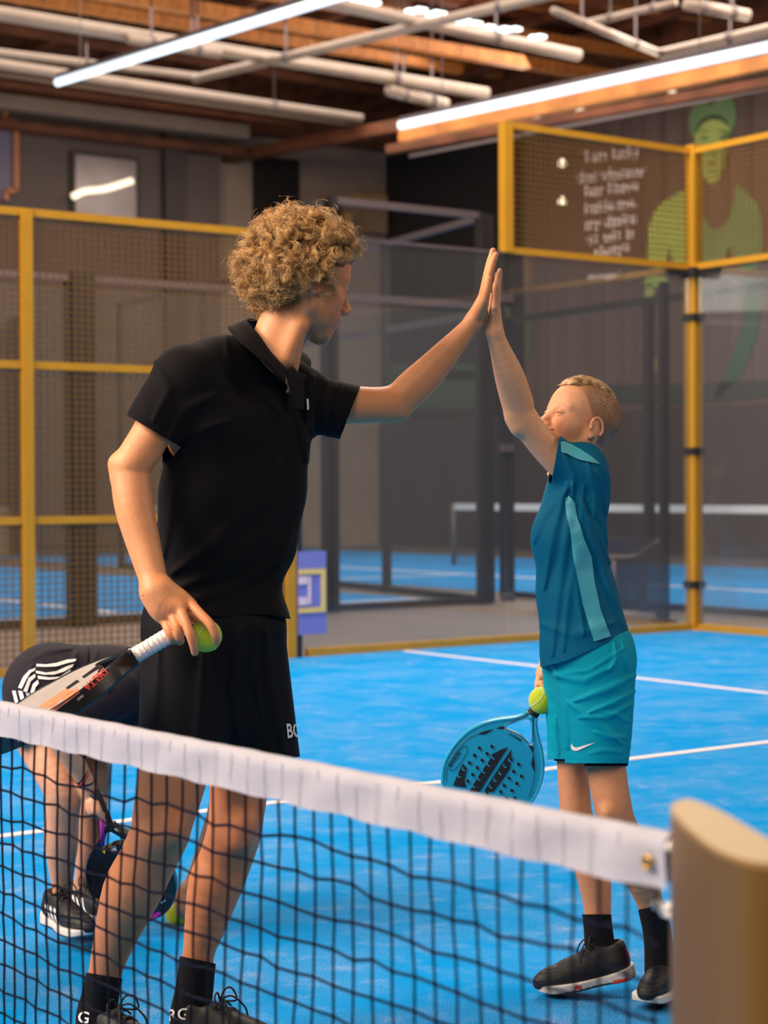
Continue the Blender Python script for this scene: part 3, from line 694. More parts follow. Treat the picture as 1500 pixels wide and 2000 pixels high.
# screens, a dark panel and bench in the court behind
o = MB().box((10.75, 11.2, 0.05), (10.8, 12.9, 0.72)).box((10.75, 11.2, 0.0), (10.8, 11.25, 0.06)).box((10.75, 12.85, 0.0), (10.8, 12.9, 0.06)).out('screen_panel', mat('navy_panel', srgb(44, 44, 66), 0.6)); tag(o, 'dark navy low screen panel right behind the boy', 'screen')
e = empty('barrier_rail', ray_axis(1200, 1200, 0, 10.6)*[1, 1, 0], 'grey bent handrail behind the boy at waist height', 'rail')
MB().tube([ray_axis(x, y, 0, 10.6) for x, y in smoothline([(1150, 1088), (1205, 1090), (1240, 1088), (1262, 1075), (1290, 1056)], 4)], 0.025, 8).out('handrail', M['grey_steel'], e, True)
MB().tube([ray_axis(1200, 1090, 0, 10.6), ray_axis(1200, 1090, 0, 10.6)*[1, 1, 0]], 0.025, 8).out('upright', M['grey_steel'], e, True)
# far net
e = empty('far_court_net', (16.4, 21, 0), 'white topped net of the far court seen level with the boy chest', 'net')
a = ray_axis(886, 990, 0, 16.4); b = ray_axis(1510, 995, 0, 16.4); a[2] = b[2] = (a[2]+b[2])/2; b = b+(b-a)*0.6
MB().bar(a, b, 0.02, 0.10).out('headband', M['print_white'], e)
q = MB()
for t in np.linspace(0, 1, 180): p = a+(b-a)*t; q.bar(p-[0, 0, 0.05], p*[1, 1, 0], 0.004)
for z in np.arange(0.05, a[2], 0.06): q.bar(a*[1, 1, 0]+[0, 0, z], b*[1, 1, 0]+[0, 0, z], 0.004)
q.out('netting', M['rubber'], e, kind='stuff')
for p in (a, b): MB().tube([p*[1, 1, 0], p+[0, 0, 0.05]], 0.04, 10).out('post', M['grey_steel'], e, True)
# things against the far left: dark recess, boards, signal box
_lo, _hi = wallbox(492, 262, 582, 440, 30.9, 0.06)
slab('door_1', (_lo[0], 30.84, 0), (_hi[0], 30.9, 7.9), mat('dark_opening', srgb(30, 18, 12), 0.9))
for i, (x0, y0, x1, y1, c, nm, lb) in enumerate([(630, 395, 650, 432, (34, 30, 40), 'signal_box', 'small black box on the pale wall above the head'), (664, 418, 676, 445, (190, 150, 96), 'wall_post', 'short yellow upright against the pale wall above the head'), (598, 388, 620, 425, (158, 142, 130), 'meter_box', 'pale small meter box on the wall left of the black box'), (690, 380, 744, 400, (176, 140, 90), 'shelf_board', 'yellowish board on brackets at the edge of the black wall'), (700, 405, 744, 460, (146, 118, 92), 'plywood_sheet', 'plywood sheet leaning below the yellowish board')]):
    lo, hi = wallbox(x0, y0, x1, y1, 30.9, 0.25)
    o = MB().box(lo, hi).box((lo[0]+0.03, lo[1]-0.03, lo[2]+0.03), (hi[0]-0.03, lo[1], hi[2]-0.03)).box((lo[0]+0.02, hi[1]-0.01, lo[2]+0.02), (hi[0]-0.02, 30.93, hi[2]-0.02)).out(nm, mat(nm, srgb(*c), 0.7, 0, 0.1, 3)); tag(o, lb, nm.split('_')[-1])
# structures low behind the left fence
for i, (u, w, h, c) in enumerate([(2.5, 2.3, 4.2, (88, 74, 66)), (6.2, 1.5, 4.6, (70, 48, 40)), (9.2, 2.6, 4.0, (102, 86, 74)), (13.0, 2.2, 4.3, (74, 60, 54))]):
    o = MB().box((u, 29.4, 0), (u+w, 30.3, h)).box((u+0.1, 29.36, 0.2), (u+w/2-0.05, 29.4, h-0.2)).box((u+w/2+0.05, 29.36, 0.2), (u+w-0.1, 29.4, h-0.2)).out('storage_cabinet', mat('cabinet_%d' % i, srgb(*c), 0.7, 0, 0.1, 2))
    tag(o, ['brown tall cupboard against the left wall by the picture edge', 'dark red tall cupboard behind the gold fence', 'pale brown wide cupboard behind the gold fence', 'grey brown cupboard against the left wall behind the man'][i], 'cupboard')
# ------------------------------------------------------------------ people: shared pieces
def headframe(cx, cy, D, yaw, pitch, toR, roll=0.0, scale=1.0):
    c, s = math.cos(yaw), math.sin(yaw); cp, sp = math.cos(pitch), math.sin(pitch)
    sx = 1 if toR else -1
    Fd = np.array([sx*c*cp, sp, s*cp]); U0 = np.array([0, 1.0, 0])
    L = np.cross(U0, Fd); L /= np.linalg.norm(L); U = np.cross(Fd, L)
    if roll: L, U = math.cos(roll)*L+math.sin(roll)*U, -math.sin(roll)*L+math.cos(roll)*U
    return P3(cx, cy, D), np.stack([Fd, L, U], 1), scale
def head_ops(s, fr, kid=0.0, smile=0.0, squint=0.0):
    ex, ez = 0.010*kid, -0.006*kid
    s.frame(*fr); jw = 1-0.10*kid
    s.ell((-0.012, 0, 0.036), (0.094, 0.074, 0.081), 0.01)
    s.ell((0.035, 0, 0.030), (0.052, 0.063, 0.062), 0.03)
    s.ell((0.042, 0, -0.030), (0.044, 0.052*(1+0.03*kid), 0.060), 0.03)
    for y in (-1, 1):
        s.cone((0.004, y*0.054*jw, -0.055+0.008*kid), (0.060, y*0.020*jw, -0.094+0.012*kid), 0.016, 0.016, 0.022)
        s.cone((-0.004, y*0.057, -0.03), (0.002, y*0.054*jw, -0.06), 0.018, 0.017, 0.02)
        s.ball((0.058, y*0.043, -0.022-0.006*kid), 0.019+0.004*smile, 0.022)
    s.ell((0.030, 0, -0.070+0.008*kid), (0.046, 0.040*jw, 0.032), 0.025)
    s.ball((0.068-0.004*kid, 0, -0.099+0.012*kid), 0.0175, 0.02)
    for y in (-1, 1):
        s.cone((0.078, y*0.010, 0.020), (0.066, y*0.044, 0.022), 0.012-0.003*kid, 0.011-0.003*kid, 0.014)
        s.ell((0.098, y*0.031, -0.001), (0.020, 0.017, 0.013), 0.010, 's')
    nl = 1-0.14*kid
    for y in (-1, 1): s.ell((0.038, y*0.043*jw, -0.050+0.006*kid), (0.030, 0.014, 0.030), 0.024)
    s.cone((0.082, 0, 0.016), (0.083+0.021*nl, 0, -0.027), 0.0085, 0.0105, 0.012)
    s.ball((0.083+0.0245*nl, 0, -0.029), 0.0096, 0.010)
    s.cone((0.088, 0, -0.036), (0.086, 0, -0.050), 0.010, 0.009, 0.012)
    for y in (-1, 1):
        s.ell((0.083+0.014*nl, y*0.0125, -0.034), (0.010, 0.0068, 0.0065), 0.005)
        s.ball((0.083+0.016*nl, y*0.0062, -0.0412), 0.0026, 0.003, 's')
    mz = -0.062+0.008*kid
    s.ell((0.074, 0, mz), (0.019, 0.031, 0.022), 0.02)
    w = 0.024*(1+0.20*smile)
    for t in np.linspace(-1, 1, 7):
        zz = mz+0.007*smile*t*t; xx = 0.0925-0.010*t*t
        s.ell((xx, t*w*0.85, zz+0.0048), (0.0068, 0.0085, 0.0046*(1.15-0.5*abs(t))), 0.004)
        s.ell((xx-0.001, t*w*0.80, zz-0.0050), (0.0065, 0.0085, 0.0050*(1.15-0.5*abs(t))), 0.004)
    for t in np.linspace(-1, 1, 9):
        s.ell((0.0985-0.011*t*t, t*w*0.95, mz+0.007*smile*t*t), (0.0065, 0.0062, 0.0009+0.0004*(1-t*t)*smile), 0.002, 's')
    for y in (-1, 1):                                # eyelids
        s.ball((0.0755, y*0.031, 0.001), 0.0138, 0.004)
        s.ell((0.093, y*0.031, -0.0004), (0.010, 0.0120, 0.0040-0.0022*squint), 0.0015, 's')
        # ear
        tl = np.array([[0.93, 0, 0.36], [0, 1, 0], [-0.36, 0, 0.93]])
        s.ell((-0.010+ex, y*0.079, -0.004+ez), (0.017-0.001*kid, 0.006, 0.030-0.004*kid), 0.004, 'u', tl)
        pts = []
        for a in np.linspace(-1.9, 2.5, 10):
            e = np.array([0.0150*math.cos(a+1.57), 0, (0.028-0.004*kid)*math.sin(a+1.57)]); e = tl @ e
            pts.append(((-0.012+ex+e[0], y*(0.084+0.003*math.sin(a)), -0.002+ez+e[2]), 0.0034))
        s.chain(pts, 0.003)
        s.ell((-0.006+ex, y*0.087, -0.005+ez), (0.0080, 0.0032, 0.015), 0.004, 's'); s.ell((-0.002+ex, y*0.086, -0.010+ez), (0.005, 0.006, 0.008), 0.003, 's')
        s.ball((0.004+ex, y*0.083, -0.010+ez), 0.004, 0.004)
        s.ball((-0.002+ex, y*0.080, -0.031+ez), 0.0062, 0.006)
    s.frame()
def eyes(fr, parent, iris=(0.08, 0.13, 0.16), look=(1, 0, 0)):
    o, R, k = fr; lk = np.array(look, float); lk /= np.linalg.norm(lk)
    for y in (1, -1):
        c = np.array([0.0752, y*0.031, 0.0]); V = []; Fc = []; n, mm = 20, 14
        a = lk; u = np.cross([0, 0, 1.0], a); u /= np.linalg.norm(u); w = np.cross(a, u); col = []
        for i in range(mm+1):
            th = math.pi*i/mm
            for j in range(n):
                ph = 2*math.pi*j/n; d = a*math.cos(th)+math.sin(th)*(u*math.cos(ph)+w*math.sin(ph))
                V.append(toW(o+R@((c+d*0.0116)*k))); t = math.degrees(th)
                col.append((0.01, 0.01, 0.01) if t < 14 else (iris if t < 30 else (0.55, 0.50, 0.48)))
        for i in range(mm):
            for j in range(n): Fc.append([i*n+j, i*n+(j+1) % n, (i+1)*n+(j+1) % n, (i+1)*n+j])
        mesh_obj('eye', V, Fc, M['eye'], parent, True, np.array(col))
M['eye'] = attr_mat('eye', 0.12)
M['lash'] = mat('lash_brown', (0.035, 0.016, 0.010), 0.7)
def lashes(fr, parent, brow, el=6, bw=0.0021):
    o, R, k = fr; q = MB(); q2 = MB()
    for y in (1, -1):
        a = [(0.0755+0.0139*math.cos(t)*math.cos(math.radians(el)), y*0.031+0.0139*math.sin(t)*math.cos(math.radians(el)), 0.001+0.0139*math.sin(math.radians(el-7*abs(t)))) for t in np.linspace(-1.05, 1.05, 11)]
        q.tube([toW(o+R@(np.array(p)*k)) for p in a], [k*r for r in (0.0003, 0.0006, 0.0008, 0.0009, 0.0009, 0.0009, 0.0009, 0.0009, 0.0008, 0.0006, 0.0003)], 6)
        b = smoothline([(0.0915, y*0.014, 0.0200), (0.0885, y*0.026, 0.0245), (0.0825, y*0.038, 0.0265), (0.0730, y*0.048, 0.0225)], 4)
        b = [p-np.array([0.0028, 0, 0]) for p in b]
        q2.tube([toW(o+R@(p*k)) for p in b], [k*bw*(0.5+0.5*math.sin(math.pi*min(1, 0.15+i/len(b)*0.85))) for i in range(len(b))], 6)
    q.out('eyelashes', M['lash'], parent, True); q2.out('eyebrows', brow, parent, True)
def local(fr, P): return ((P-fr[0]) @ fr[1])/fr[2]
def strands(name, curves, m, parent, r=0.0005, label=None):     # hair as real strand curves, root to tip
    hc = bpy.data.hair_curves.new(name); hc.add_curves([len(c) for c in curves])
    P = np.concatenate(curves); P = toW(P)-rootbase(parent)
    hc.points.foreach_set('position', P.astype(np.float32).ravel())
    R = np.concatenate([np.linspace(1, 0.35, len(c))*r for c in curves]).astype(np.float32)
    at = hc.attributes.get('radius') or hc.attributes.new('radius', 'FLOAT', 'POINT'); at.data.foreach_set('value', R)
    hc.materials.append(m); o = bpy.data.objects.new(name, hc); link(o, parent)
    if label: o['label'] = label
    return o
def hair_mat(name, c1, c2, rough=0.45):
    m, t, b = _nt(name); n, l = t.nodes, t.links
    tc = n.new('ShaderNodeTexCoord'); x = n.new('ShaderNodeTexNoise'); x.inputs['Scale'].default_value = 70
    l.new(tc.outputs['Object'], x.inputs['Vector']); r = n.new('ShaderNodeValToRGB')
    r.color_ramp.elements[0].position = 0.35; r.color_ramp.elements[1].position = 0.68
    r.color_ramp.elements[0].color = c1+(1,); r.color_ramp.elements[1].color = c2+(1,)
    l.new(x.outputs[0], r.inputs[0]); l.new(r.outputs[0], b.inputs['Base Color']); b.inputs['Roughness'].default_value = rough
    b.inputs['Specular IOR Level'].default_value = 0.6
    return m
def blend(c, d, w): return c*(1-w[:, None])+np.array(d)*w[:, None]
def sm(x, a, b): t = np.clip((x-a)/(b-a), 0, 1); return t*t*(3-2*t)
def finger(s, pts, k=0.004): s.pc(pts, k)
def footframe(x, y, D, ang, tilt=0.0):              # heel point on the ground; ang: picture-right = 0, towards viewer = -90 deg
    o = P3(x, y, D); wf = math.radians(ang); t = math.radians(tilt)
    Zw = R3.T @ np.array([0, 0, 1.0])               # world up in camera axes
    fx = np.array([math.cos(wf), 0, -math.sin(wf)]); fx -= Zw*(fx@Zw); fx /= np.linalg.norm(fx)
    fx2 = fx*math.cos(t)-Zw*math.sin(t); z2 = Zw*math.cos(t)+fx*math.sin(t)
    return o, np.stack([fx2, np.cross(z2, fx2), z2], 1)
def shoe(parent, fr, k, name, label, upper, sole, accent=None, lace=(0.01, 0.01, 0.012), stripes=False):
    o, R = fr; s = SDF(); s.frame(o, R, k)
    s.chain([((0.038, 0, 0.055), 0.034), ((0.10, 0, 0.050), 0.037), ((0.18, 0, 0.040), 0.040), ((0.235, 0.004, 0.036), 0.034), ((0.258, 0.006, 0.033), 0.026)], 0.02)
    s.cone((0.045, 0, 0.06), (0.040, 0, 0.088), 0.033, 0.031, 0.015)
    s.cone((0.085, 0, 0.085), (0.17, 0, 0.052), 0.027, 0.031, 0.02)
    s.ell((0.052, 0, 0.125), (0.034, 0.026, 0.030), 0.004, 's')
    s.frame()
    s.ops.append((lambda P: 0.020*k-((P-o)@R[:, 2]), None, None, 0, 'i'))
    V, Q = nets(s, 0.0030)
    def cf(P):
        L = ((P-o)@R)/k; c = np.tile(np.array(upper, float), (len(P), 1))
        if accent is not None:
            c = blend(c, accent, sm(-L[:, 0], -0.016, -0.006)*sm(L[:, 2], 0.045, 0.05)*(1-sm(L[:, 2], 0.085, 0.09)))
        c = blend(c, np.array(upper)*2.2+0.01, sm(L[:, 0], 0.20, 0.215)*sm(np.sin(L[:, 2]*700), 0.6, 0.9))
        if stripes:
            for q in (0.075, 0.105, 0.135):
                w = np.abs((L[:, 0]-q)+(L[:, 2]-0.045)*0.55); c = blend(c, (0.75, 0.73, 0.72), (1-sm(w, 0.007, 0.009))*sm(L[:, 2], 0.026, 0.029)*(1-sm(L[:, 2], 0.068, 0.072)))
        return c
    sh = sculpt(name, V, Q, M['leather'], parent, colfn=cf, label=label)
    s = SDF(); s.frame(o, R, k)
    def outline(P):
        x, y, z = P[:, 0], P[:, 1], P[:, 2]
        t = np.clip(x/0.28, 0, 1); w = 0.034+0.012*np.sin(np.pi*np.clip((x-0.08)/0.2, 0, 1))-0.006*np.exp(-((x-0.11)/0.035)**2)
        xc = np.clip(x, 0.036, 0.236); d = np.sqrt((x-xc)**2+(y*0.036/np.maximum(w, 0.01))**2)-0.040
        top = 0.030-0.006*np.sin(t*3.1)+0.010*np.exp(-((x-0.0)/0.05)**2); bot = 0.0+0.012*sm(x, 0.215, 0.28)+0.004*(1-sm(x, 0.0, 0.04))
        return np.maximum(np.maximum(d, z-top), bot-z)
    s._add(outline, (-0.02, -0.07, -0.01), (0.30, 0.07, 0.06), 0, 'u'); s.frame()
    V, Q = nets(s, 0.0030)
    def cs(P):
        L = ((P-o)@R)/k; c = np.tile(np.array(sole, float), (len(P), 1)); c = blend(c, (0.012, 0.012, 0.014), 1-sm(L[:, 2], 0.005, 0.008))
        if accent is not None: c = blend(c, accent, (1-sm(np.abs(L[:, 0]-0.165), 0.010, 0.012))*sm(L[:, 2], 0.007, 0.009)*(1-sm(L[:, 2], 0.018, 0.02))); c = blend(c, accent, (1-sm(np.abs(L[:, 0]-0.045), 0.020, 0.022))*(1-sm(L[:, 2], 0.011, 0.012)))
        return c
    sculpt('sole', V, Q, M['leather'], sh, colfn=cs, label='white sole with dark tread' if sole[0] > 0.3 else 'dark sole')
    T = lambda p: toW(o+R@(np.array(p)*k)); q = MB()
    for i in range(5):
        x = 0.105+0.020*i; z = 0.112-0.013*i-0.004*(i > 3)
        q.tube([T((x-0.008, -0.022, z-0.008)), T((x, -0.008, z+0.003)), T((x+0.004, 0.008, z+0.003)), T((x+0.010, 0.022, z-0.010))], 0.0023*k, 5)
        q.tube([T((x-0.008, 0.022, z-0.008)), T((x, 0.008, z+0.004)), T((x+0.004, -0.008, z+0.004)), T((x+0.010, -0.022, z-0.010))], 0.0023*k, 5)
    for y in (-1, 1):
        q.tube([T(p) for p in smoothline([(0.100, 0, 0.118), (0.105, y*0.018, 0.138), (0.110, y*0.038, 0.132), (0.118, y*0.040, 0.110), (0.108, y*0.016, 0.112), (0.100, 0, 0.118)], 4)], 0.0022*k, 5)
        q.tube([T(p) for p in smoothline([(0.100, 0, 0.118), (0.120, y*0.016, 0.124), (0.140, y*0.034, 0.100), (0.145, y*0.040, 0.078)], 4)], 0.0022*k, 5)
    q.out('laces', M['rubber'], sh, True)
    return sh
M['leather'] = attr_mat('shoe_leather', 0.55, 0, 0.2, 200, spec=0.3)
def sock(parent, pts, colr, cutfn=None, label=None):
    s = SDF().pc(pts, 0.012); V, Q = nets(s, 0.003)
    if cutfn is not None: V, Q = cut(V, Q, cutfn)
    return sculpt('sock', V, Q, M['cloth'], parent, cols=np.tile(np.array(colr, float), (len(V), 1)), thick=0.0015, label=label)
def ball(x, y, D, label, seam=0.6, r=0.0325):
    c = W3(x, y, D); bm = bmesh.new(); bmesh.ops.create_uvsphere(bm, u_segments=40, v_segments=24, radius=r)
    V = np.array([v.co[:] for v in bm.verts]); bm.verts.index_update(); Fs = [[v.index for v in f.verts] for f in bm.faces]; bm.free()
    e = empty('tennis_ball', c, label, 'ball'); R = np.array(Matrix.Rotation(seam, 3, 'X') @ Matrix.Rotation(seam*1.7, 3, 'Z'))
    mesh_obj('felt', V@R.T+c, Fs, M['felt'], e, True)
    pts = []
    for i in range(81):
        t = 2*math.pi*i/80; A = 0.44*math.pi/1.0
        th = math.pi/2-(math.pi/2-0.44)*math.cos(t); ph = t/2+0.44*math.sin(2*t)*1.0
        a, b_ = 0.75, 0.25; p = np.array([a*math.cos(t)+b_*math.cos(3*t), a*math.sin(t)-b_*math.sin(3*t), 2*math.sqrt(a*b_)*math.sin(2*t)])
        p /= np.linalg.norm(p); pts.append(c+R@p*(r-0.0004))
    MB().tube(pts, 0.0013, 6, False).out('seam', M['seam'], e, True)
    return e
M['felt'] = mat('yellow_felt', (0.60, 0.72, 0.01), 0.95, 0, 0.12, 250, 0.6, 600, sheen=0.3)
M['seam'] = mat('seam_rubber', srgb(205, 215, 170), 0.6)
def fringe_band(pts_c, r, m, parent, name, label=None):
    o = MB().tube([toW(p) for p in pts_c], r, 8, False).out(name, m, parent, True)
    if label: o['label'] = label
    return o
def ring_around(a, b, t, r, tiltv=(0, 0, 0), n=28, sq=1.0):   # loop of points around a limb axis, camera axes
    a = np.array(a); b = np.array(b); d = (b-a)/np.linalg.norm(b-a)+np.array(tiltv); d /= np.linalg.norm(d); c = a+(b-a)*t
    u = np.cross(d, [0, 0, 1.0]); u /= np.linalg.norm(u); w = np.cross(d, u)
    return [c+r*(math.cos(x)*u*sq+math.sin(x)*w) for x in np.linspace(0, 2*math.pi, n+1)]
def padel(parentlabel, butt, tip, wside, k, face, rim, label, thick=0.036, face2=None):
    """racket object; butt, tip in camera axes; wside: a vector roughly along the width"""
    ax = tip-butt; ax /= np.linalg.norm(ax); wv = wside-ax*(wside@ax); wv /= np.linalg.norm(wv); nv = np.cross(wv, ax)
    T = lambda x, y, z: toW(butt+k*(x*wv+y*ax+z*nv))
    prof = [(0.112, 0.016), (0.125, 0.020), (0.145, 0.036), (0.17, 0.064), (0.195, 0.088), (0.22, 0.106), (0.25, 0.120), (0.285, 0.128), (0.32, 0.130), (0.35, 0.127), (0.38, 0.117), (0.405, 0.102), (0.428, 0.080), (0.443, 0.056), (0.452, 0.028), (0.455, 0.0)]
    pr = smoothline([np.array(p) for p in prof], 3)
    out = [(p[1], p[0]) for p in pr]+[(-p[1], p[0]) for p in pr[::-1][1:]]
    tri = [(0.0, 0.128), (0.010, 0.132), (0.030, 0.158), (0.046, 0.180), (0.044, 0.190), (0.030, 0.189), (0.0, 0.182), (-0.030, 0.189), (-0.044, 0.190), (-0.046, 0.180), (-0.030, 0.158), (-0.010, 0.132)]
    tri = smoothpoly(tri, 3)
    e = empty('padel_racket', toW(butt), label, 'racket')
    h = thick/2
    # frame tube around the outline and around the throat opening
    def ringtube(poly, w, hh, nm, m, closed=True):
        P = np.array(poly); n = len(P); V = []; Fc = []; c = P.mean(0)
        prof2 = [(-w, -hh*0.75), (-w*0.5, -hh), (w*0.5, -hh), (w, -hh*0.7), (w, hh*0.7), (w*0.5, hh), (-w*0.5, hh), (-w, hh*0.75)]
        for i in range(n):
            a = P[(i-1) % n] if closed or i else P[0]; b = P[(i+1) % n] if closed or i < n-1 else P[-1]
            d = b-a; d /= np.linalg.norm(d)+1e-9; nn = np.array([d[1], -d[0]])
            for u, z in prof2: q = P[i]+nn*u; V.append(T(q[0], q[1], z))
        K = 8
        for i in range(n if closed else n-1):
            for j in range(K): Fc.append([i*K+j, i*K+(j+1) % K, ((i+1) % n)*K+(j+1) % K, ((i+1) % n)*K+j])
        if not closed: Fc += [list(range(K))[::-1], [(n-1)*K+j for j in range(K)]]
        o = mesh_obj(nm, V, Fc, m, e, False); return o
    inset = [np.array(p)*[1, 1] for p in out]
    cpt = np.array([0, 0.30])
    o1 = [tuple(cpt+(np.array(p)-cpt)*0.975) for p in out]
    ringtube(o1, 0.0045, h, 'frame', rim, closed=False)
    ringtube(tri[::-1], 0.0035, h*0.96, 'throat_rim', rim)
    # core plate with the opening cut out: strips between the outline and the centre line
    bm = bmesh.new(); ov = [bm.verts.new(Vector(T(p[0]*0.97, p[1], 0))) for p in o1]; tv = [bm.verts.new(Vector(T(p[0], p[1], 0))) for p in tri]
    es = [bm.edges.new((ov[i], ov[(i+1) % len(ov)])) for i in range(len(ov))]+[bm.edges.new((tv[i], tv[(i+1) % len(tv)])) for i in range(len(tv))]
    bmesh.ops.triangle_fill(bm, edges=es, use_beauty=True)
    trip = np.array(tri)
    V = [np.array(v.co) for v in bm.verts]; bm.verts.index_update(); Fs = [[v.index for v in f.verts] for f in bm.faces]
    bm.free(); nw = R3@nv; hh = k*(h-0.002)
    n = len(V); VV = [v+nw*hh for v in V]+[v-nw*hh for v in V]
    mesh_obj('face', VV, [f for f in Fs]+[[n+i for i in f[::-1]] for f in Fs], face, e)
    q = MB(); 
    q.tube([T(0, y, 0) for y in (0.0, 0.002, 0.03, 0.06, 0.09, 0.118, 0.120)], [k*r for r in (0.014, 0.0175, 0.0165, 0.016, 0.0158, 0.0162, 0.014)], 10).out('grip', M['grip_'+parentlabel], e, True)
    q = MB()
    for i in range(11): 
        y = 0.008+i*0.010; q.tube([T(0.0167*math.cos(a), y+0.010*a/(2*math.pi), 0.0167*math.sin(a)) for a in np.linspace(0, 2*math.pi, 13)], k*0.0009, 4, False)
    q.out('grip_wrap', M['grip_'+parentlabel], e, kind='stuff')
    q = MB(); q.tube([T(0, 0.116, 0), T(0, 0.130, 0)], k*0.0185, 12).out('collar', rim, e, True)
    return e, T
# ------------------------------------------------------------------ the man
D0 = 3.90
man = empty('person', ray_z(290, 2050, 0.0), 'tall man with curly blond hair in black polo shirt giving a high five', 'person')
s = SDF()
hf = headframe(595, 551, 3.92, math.radians(-24), math.radians(-16), True)
head_ops(s, hf)
s.pc([(520, 735, 3.92, 58), (537, 682, 3.91, 52), (560, 622, 3.91, 50)], 0.02)
s.pc([(585, 640, 3.86, 14), (560, 700, 3.86, 13)], 0.03)          # neck muscle
s.pc([(540, 705, 3.90, 30), (400, 722, 3.84, 42)], 0.03)
s.pc([(375, 745, 3.80, 50), (570, 765, 4.0, 48)], 0.03)
s.pc([(400, 850, 3.84, 78), (515, 850, 3.96, 78)], 0.04)
s.pc([(405, 960, 3.86, 72), (490, 960, 3.94, 72)], 0.04); s.pc([(450, 900, 3.9, 85), (425, 1120, 3.9, 85)], 0.05)
s.pc([(390, 1210, 3.84, 72), (465, 1215, 3.95, 72)], 0.04)
# right arm, near
s.pc([(345, 752, 3.79, 50), (308, 835, 3.76, 44), (262, 902, 3.73, 38), (255, 925, 3.73, 38), (262, 990, 3.71, 38), (281, 1065, 3.69, 33), (301, 1138, 3.66, 27), (306, 1158, 3.65, 27)], 0.018)
s.pc([(230, 905, 3.73, 17), (240, 925, 3.73, 20)], 0.02)
# left arm, far and raised
s.pc([(590, 775, 3.98, 46), (680, 790, 4.03, 38), (765, 786, 4.06, 33), (812, 752, 4.07, 35), (862, 700, 4.07, 28), (908, 648, 4.07, 19), (926, 626, 4.07, 17)], 0.016)
s.pc([(760, 805, 4.06, 18), (783, 806, 4.06, 15)], 0.02)
# legs
s.pc([(385, 1250, 3.84, 84), (345, 1480, 3.79, 70), (318, 1600, 3.77, 60), (312, 1628, 3.77, 58), (288, 1680, 3.79, 56), (256, 1745, 3.81, 57), (222, 1840, 3.85, 40), (204, 1905, 3.87, 32), (188, 1985, 3.88, 33)], 0.03)
s.pc([(330, 1622, 3.72, 26), (300, 1640, 3.73, 22)], 0.03)
s.pc([(470, 1250, 3.96, 84), (468, 1500, 3.98, 60), (462, 1590, 3.98, 54), (456, 1630, 3.98, 53), (440, 1680, 4.0, 52), (420, 1730, 4.0, 53), (400, 1810, 4.0, 40), (387, 1868, 4.0, 31), (374, 1985, 4.0, 32)], 0.03)
s.pc([(478, 1612, 3.93, 22), (470, 1640, 3.93, 20)], 0.03)
# right hand on grip and ball
s.pc([(306, 1155, 3.65, 26), (330, 1178, 3.64, 22), (352, 1186, 3.63, 12)], 0.02); s.pc([(300, 1160, 3.67, 24), (322, 1200, 3.65, 19)], 0.02)
s.pc([(322, 1150, 3.65, 20), (352, 1166, 3.65, 16), (374, 1182, 3.65, 12)], 0.015); s.pc([(318, 1185, 3.65, 24), (342, 1196, 3.645, 16)], 0.02)
finger(s, [(372, 1180, 3.645, 11), (392, 1200, 3.625, 9.6), (410, 1219, 3.615, 9.4), (420, 1240, 3.615, 8.4), (423, 1254, 3.625, 7.4)])
finger(s, [(352, 1190, 3.63, 11), (361, 1212, 3.61, 9.6), (371, 1238, 3.60, 9.4), (378, 1260, 3.605, 8.6), (381, 1274, 3.615, 7.8)])
finger(s, [(336, 1200, 3.635, 11), (346, 1224, 3.615, 10), (350, 1244, 3.62, 9), (352, 1252, 3.65, 8.5), (348, 1252, 3.675, 8)])
finger(s, [(320, 1206, 3.65, 10.5), (330, 1232, 3.625, 9.4), (337, 1248, 3.63, 8.4), (336, 1252, 3.665, 7.6)])
finger(s, [(330, 1170, 3.68, 13), (362, 1196, 3.715, 11), (385, 1216, 3.72, 9.5), (400, 1230, 3.71, 8.5)])
# left hand, flat against the boy's
finger(s, [(926, 626, 4.07, 17), (938, 600, 4.07, 15), (948, 572, 4.06, 10)], 0.01); finger(s, [(930, 622, 4.09, 14), (946, 575, 4.10, 10)], 0.015); finger(s, [(930, 620, 4.11, 12), (944, 580, 4.13, 9.5)], 0.015)
finger(s, [(948, 570, 4.055, 9.5), (955, 540, 4.05, 7.8), (962, 514, 4.05, 7.2), (968, 498, 4.05, 6.2)])
finger(s, [(947, 568, 4.080, 9), (953, 538, 4.075, 7.8), (959, 508, 4.075, 7.2), (963, 490, 4.075, 6.2)])
finger(s, [(945, 572, 4.102, 9), (950, 542, 4.10, 7.6), (956, 514, 4.10, 7), (960, 499, 4.10, 6)])
finger(s, [(943, 582, 4.13, 8), (947, 558, 4.125, 6.8), (952, 535, 4.125, 6.2), (955, 522, 4.125, 5.4)])
finger(s, [(936, 612, 4.05, 13), (945, 590, 4.02, 9.5), (951, 566, 4.01, 8.6), (954, 546, 4.01, 7.4)], 0.008)
# polo shirt
trunk_sdf = SDF()
for a_, k_ in ((([(372, 738, 3.80, 62), (440, 706, 3.86, 52), (525, 726, 3.93, 52), (580, 765, 3.99, 50)]), 0.04), ([(400, 830, 3.83, 88), (515, 845, 3.97, 92)], 0.05), ([(398, 960, 3.84, 88), (510, 955, 3.97, 90)], 0.06), ([(392, 1060, 3.85, 84), (492, 1060, 3.96, 88)], 0.06), ([(368, 1200, 3.86, 86), (478, 1210, 3.95, 86)], 0.06), ([(382, 1290, 3.86, 88), (480, 1290, 3.95, 88)], 0.06)): trunk_sdf.pc(a_, k_)
sb = s; s = SDF()
s.pc([(362, 1195, 3.86, 78), (472, 1200, 3.95, 78)], 0.05)
s.pc([(362, 1250, 3.85, 85), (352, 1510, 3.80, 84)], 0.04)
s.pc([(468, 1250, 3.96, 90), (502, 1500, 3.98, 86)], 0.04)
s.pc([(420, 1240, 3.9, 88), (430, 1400, 3.9, 70)], 0.04)
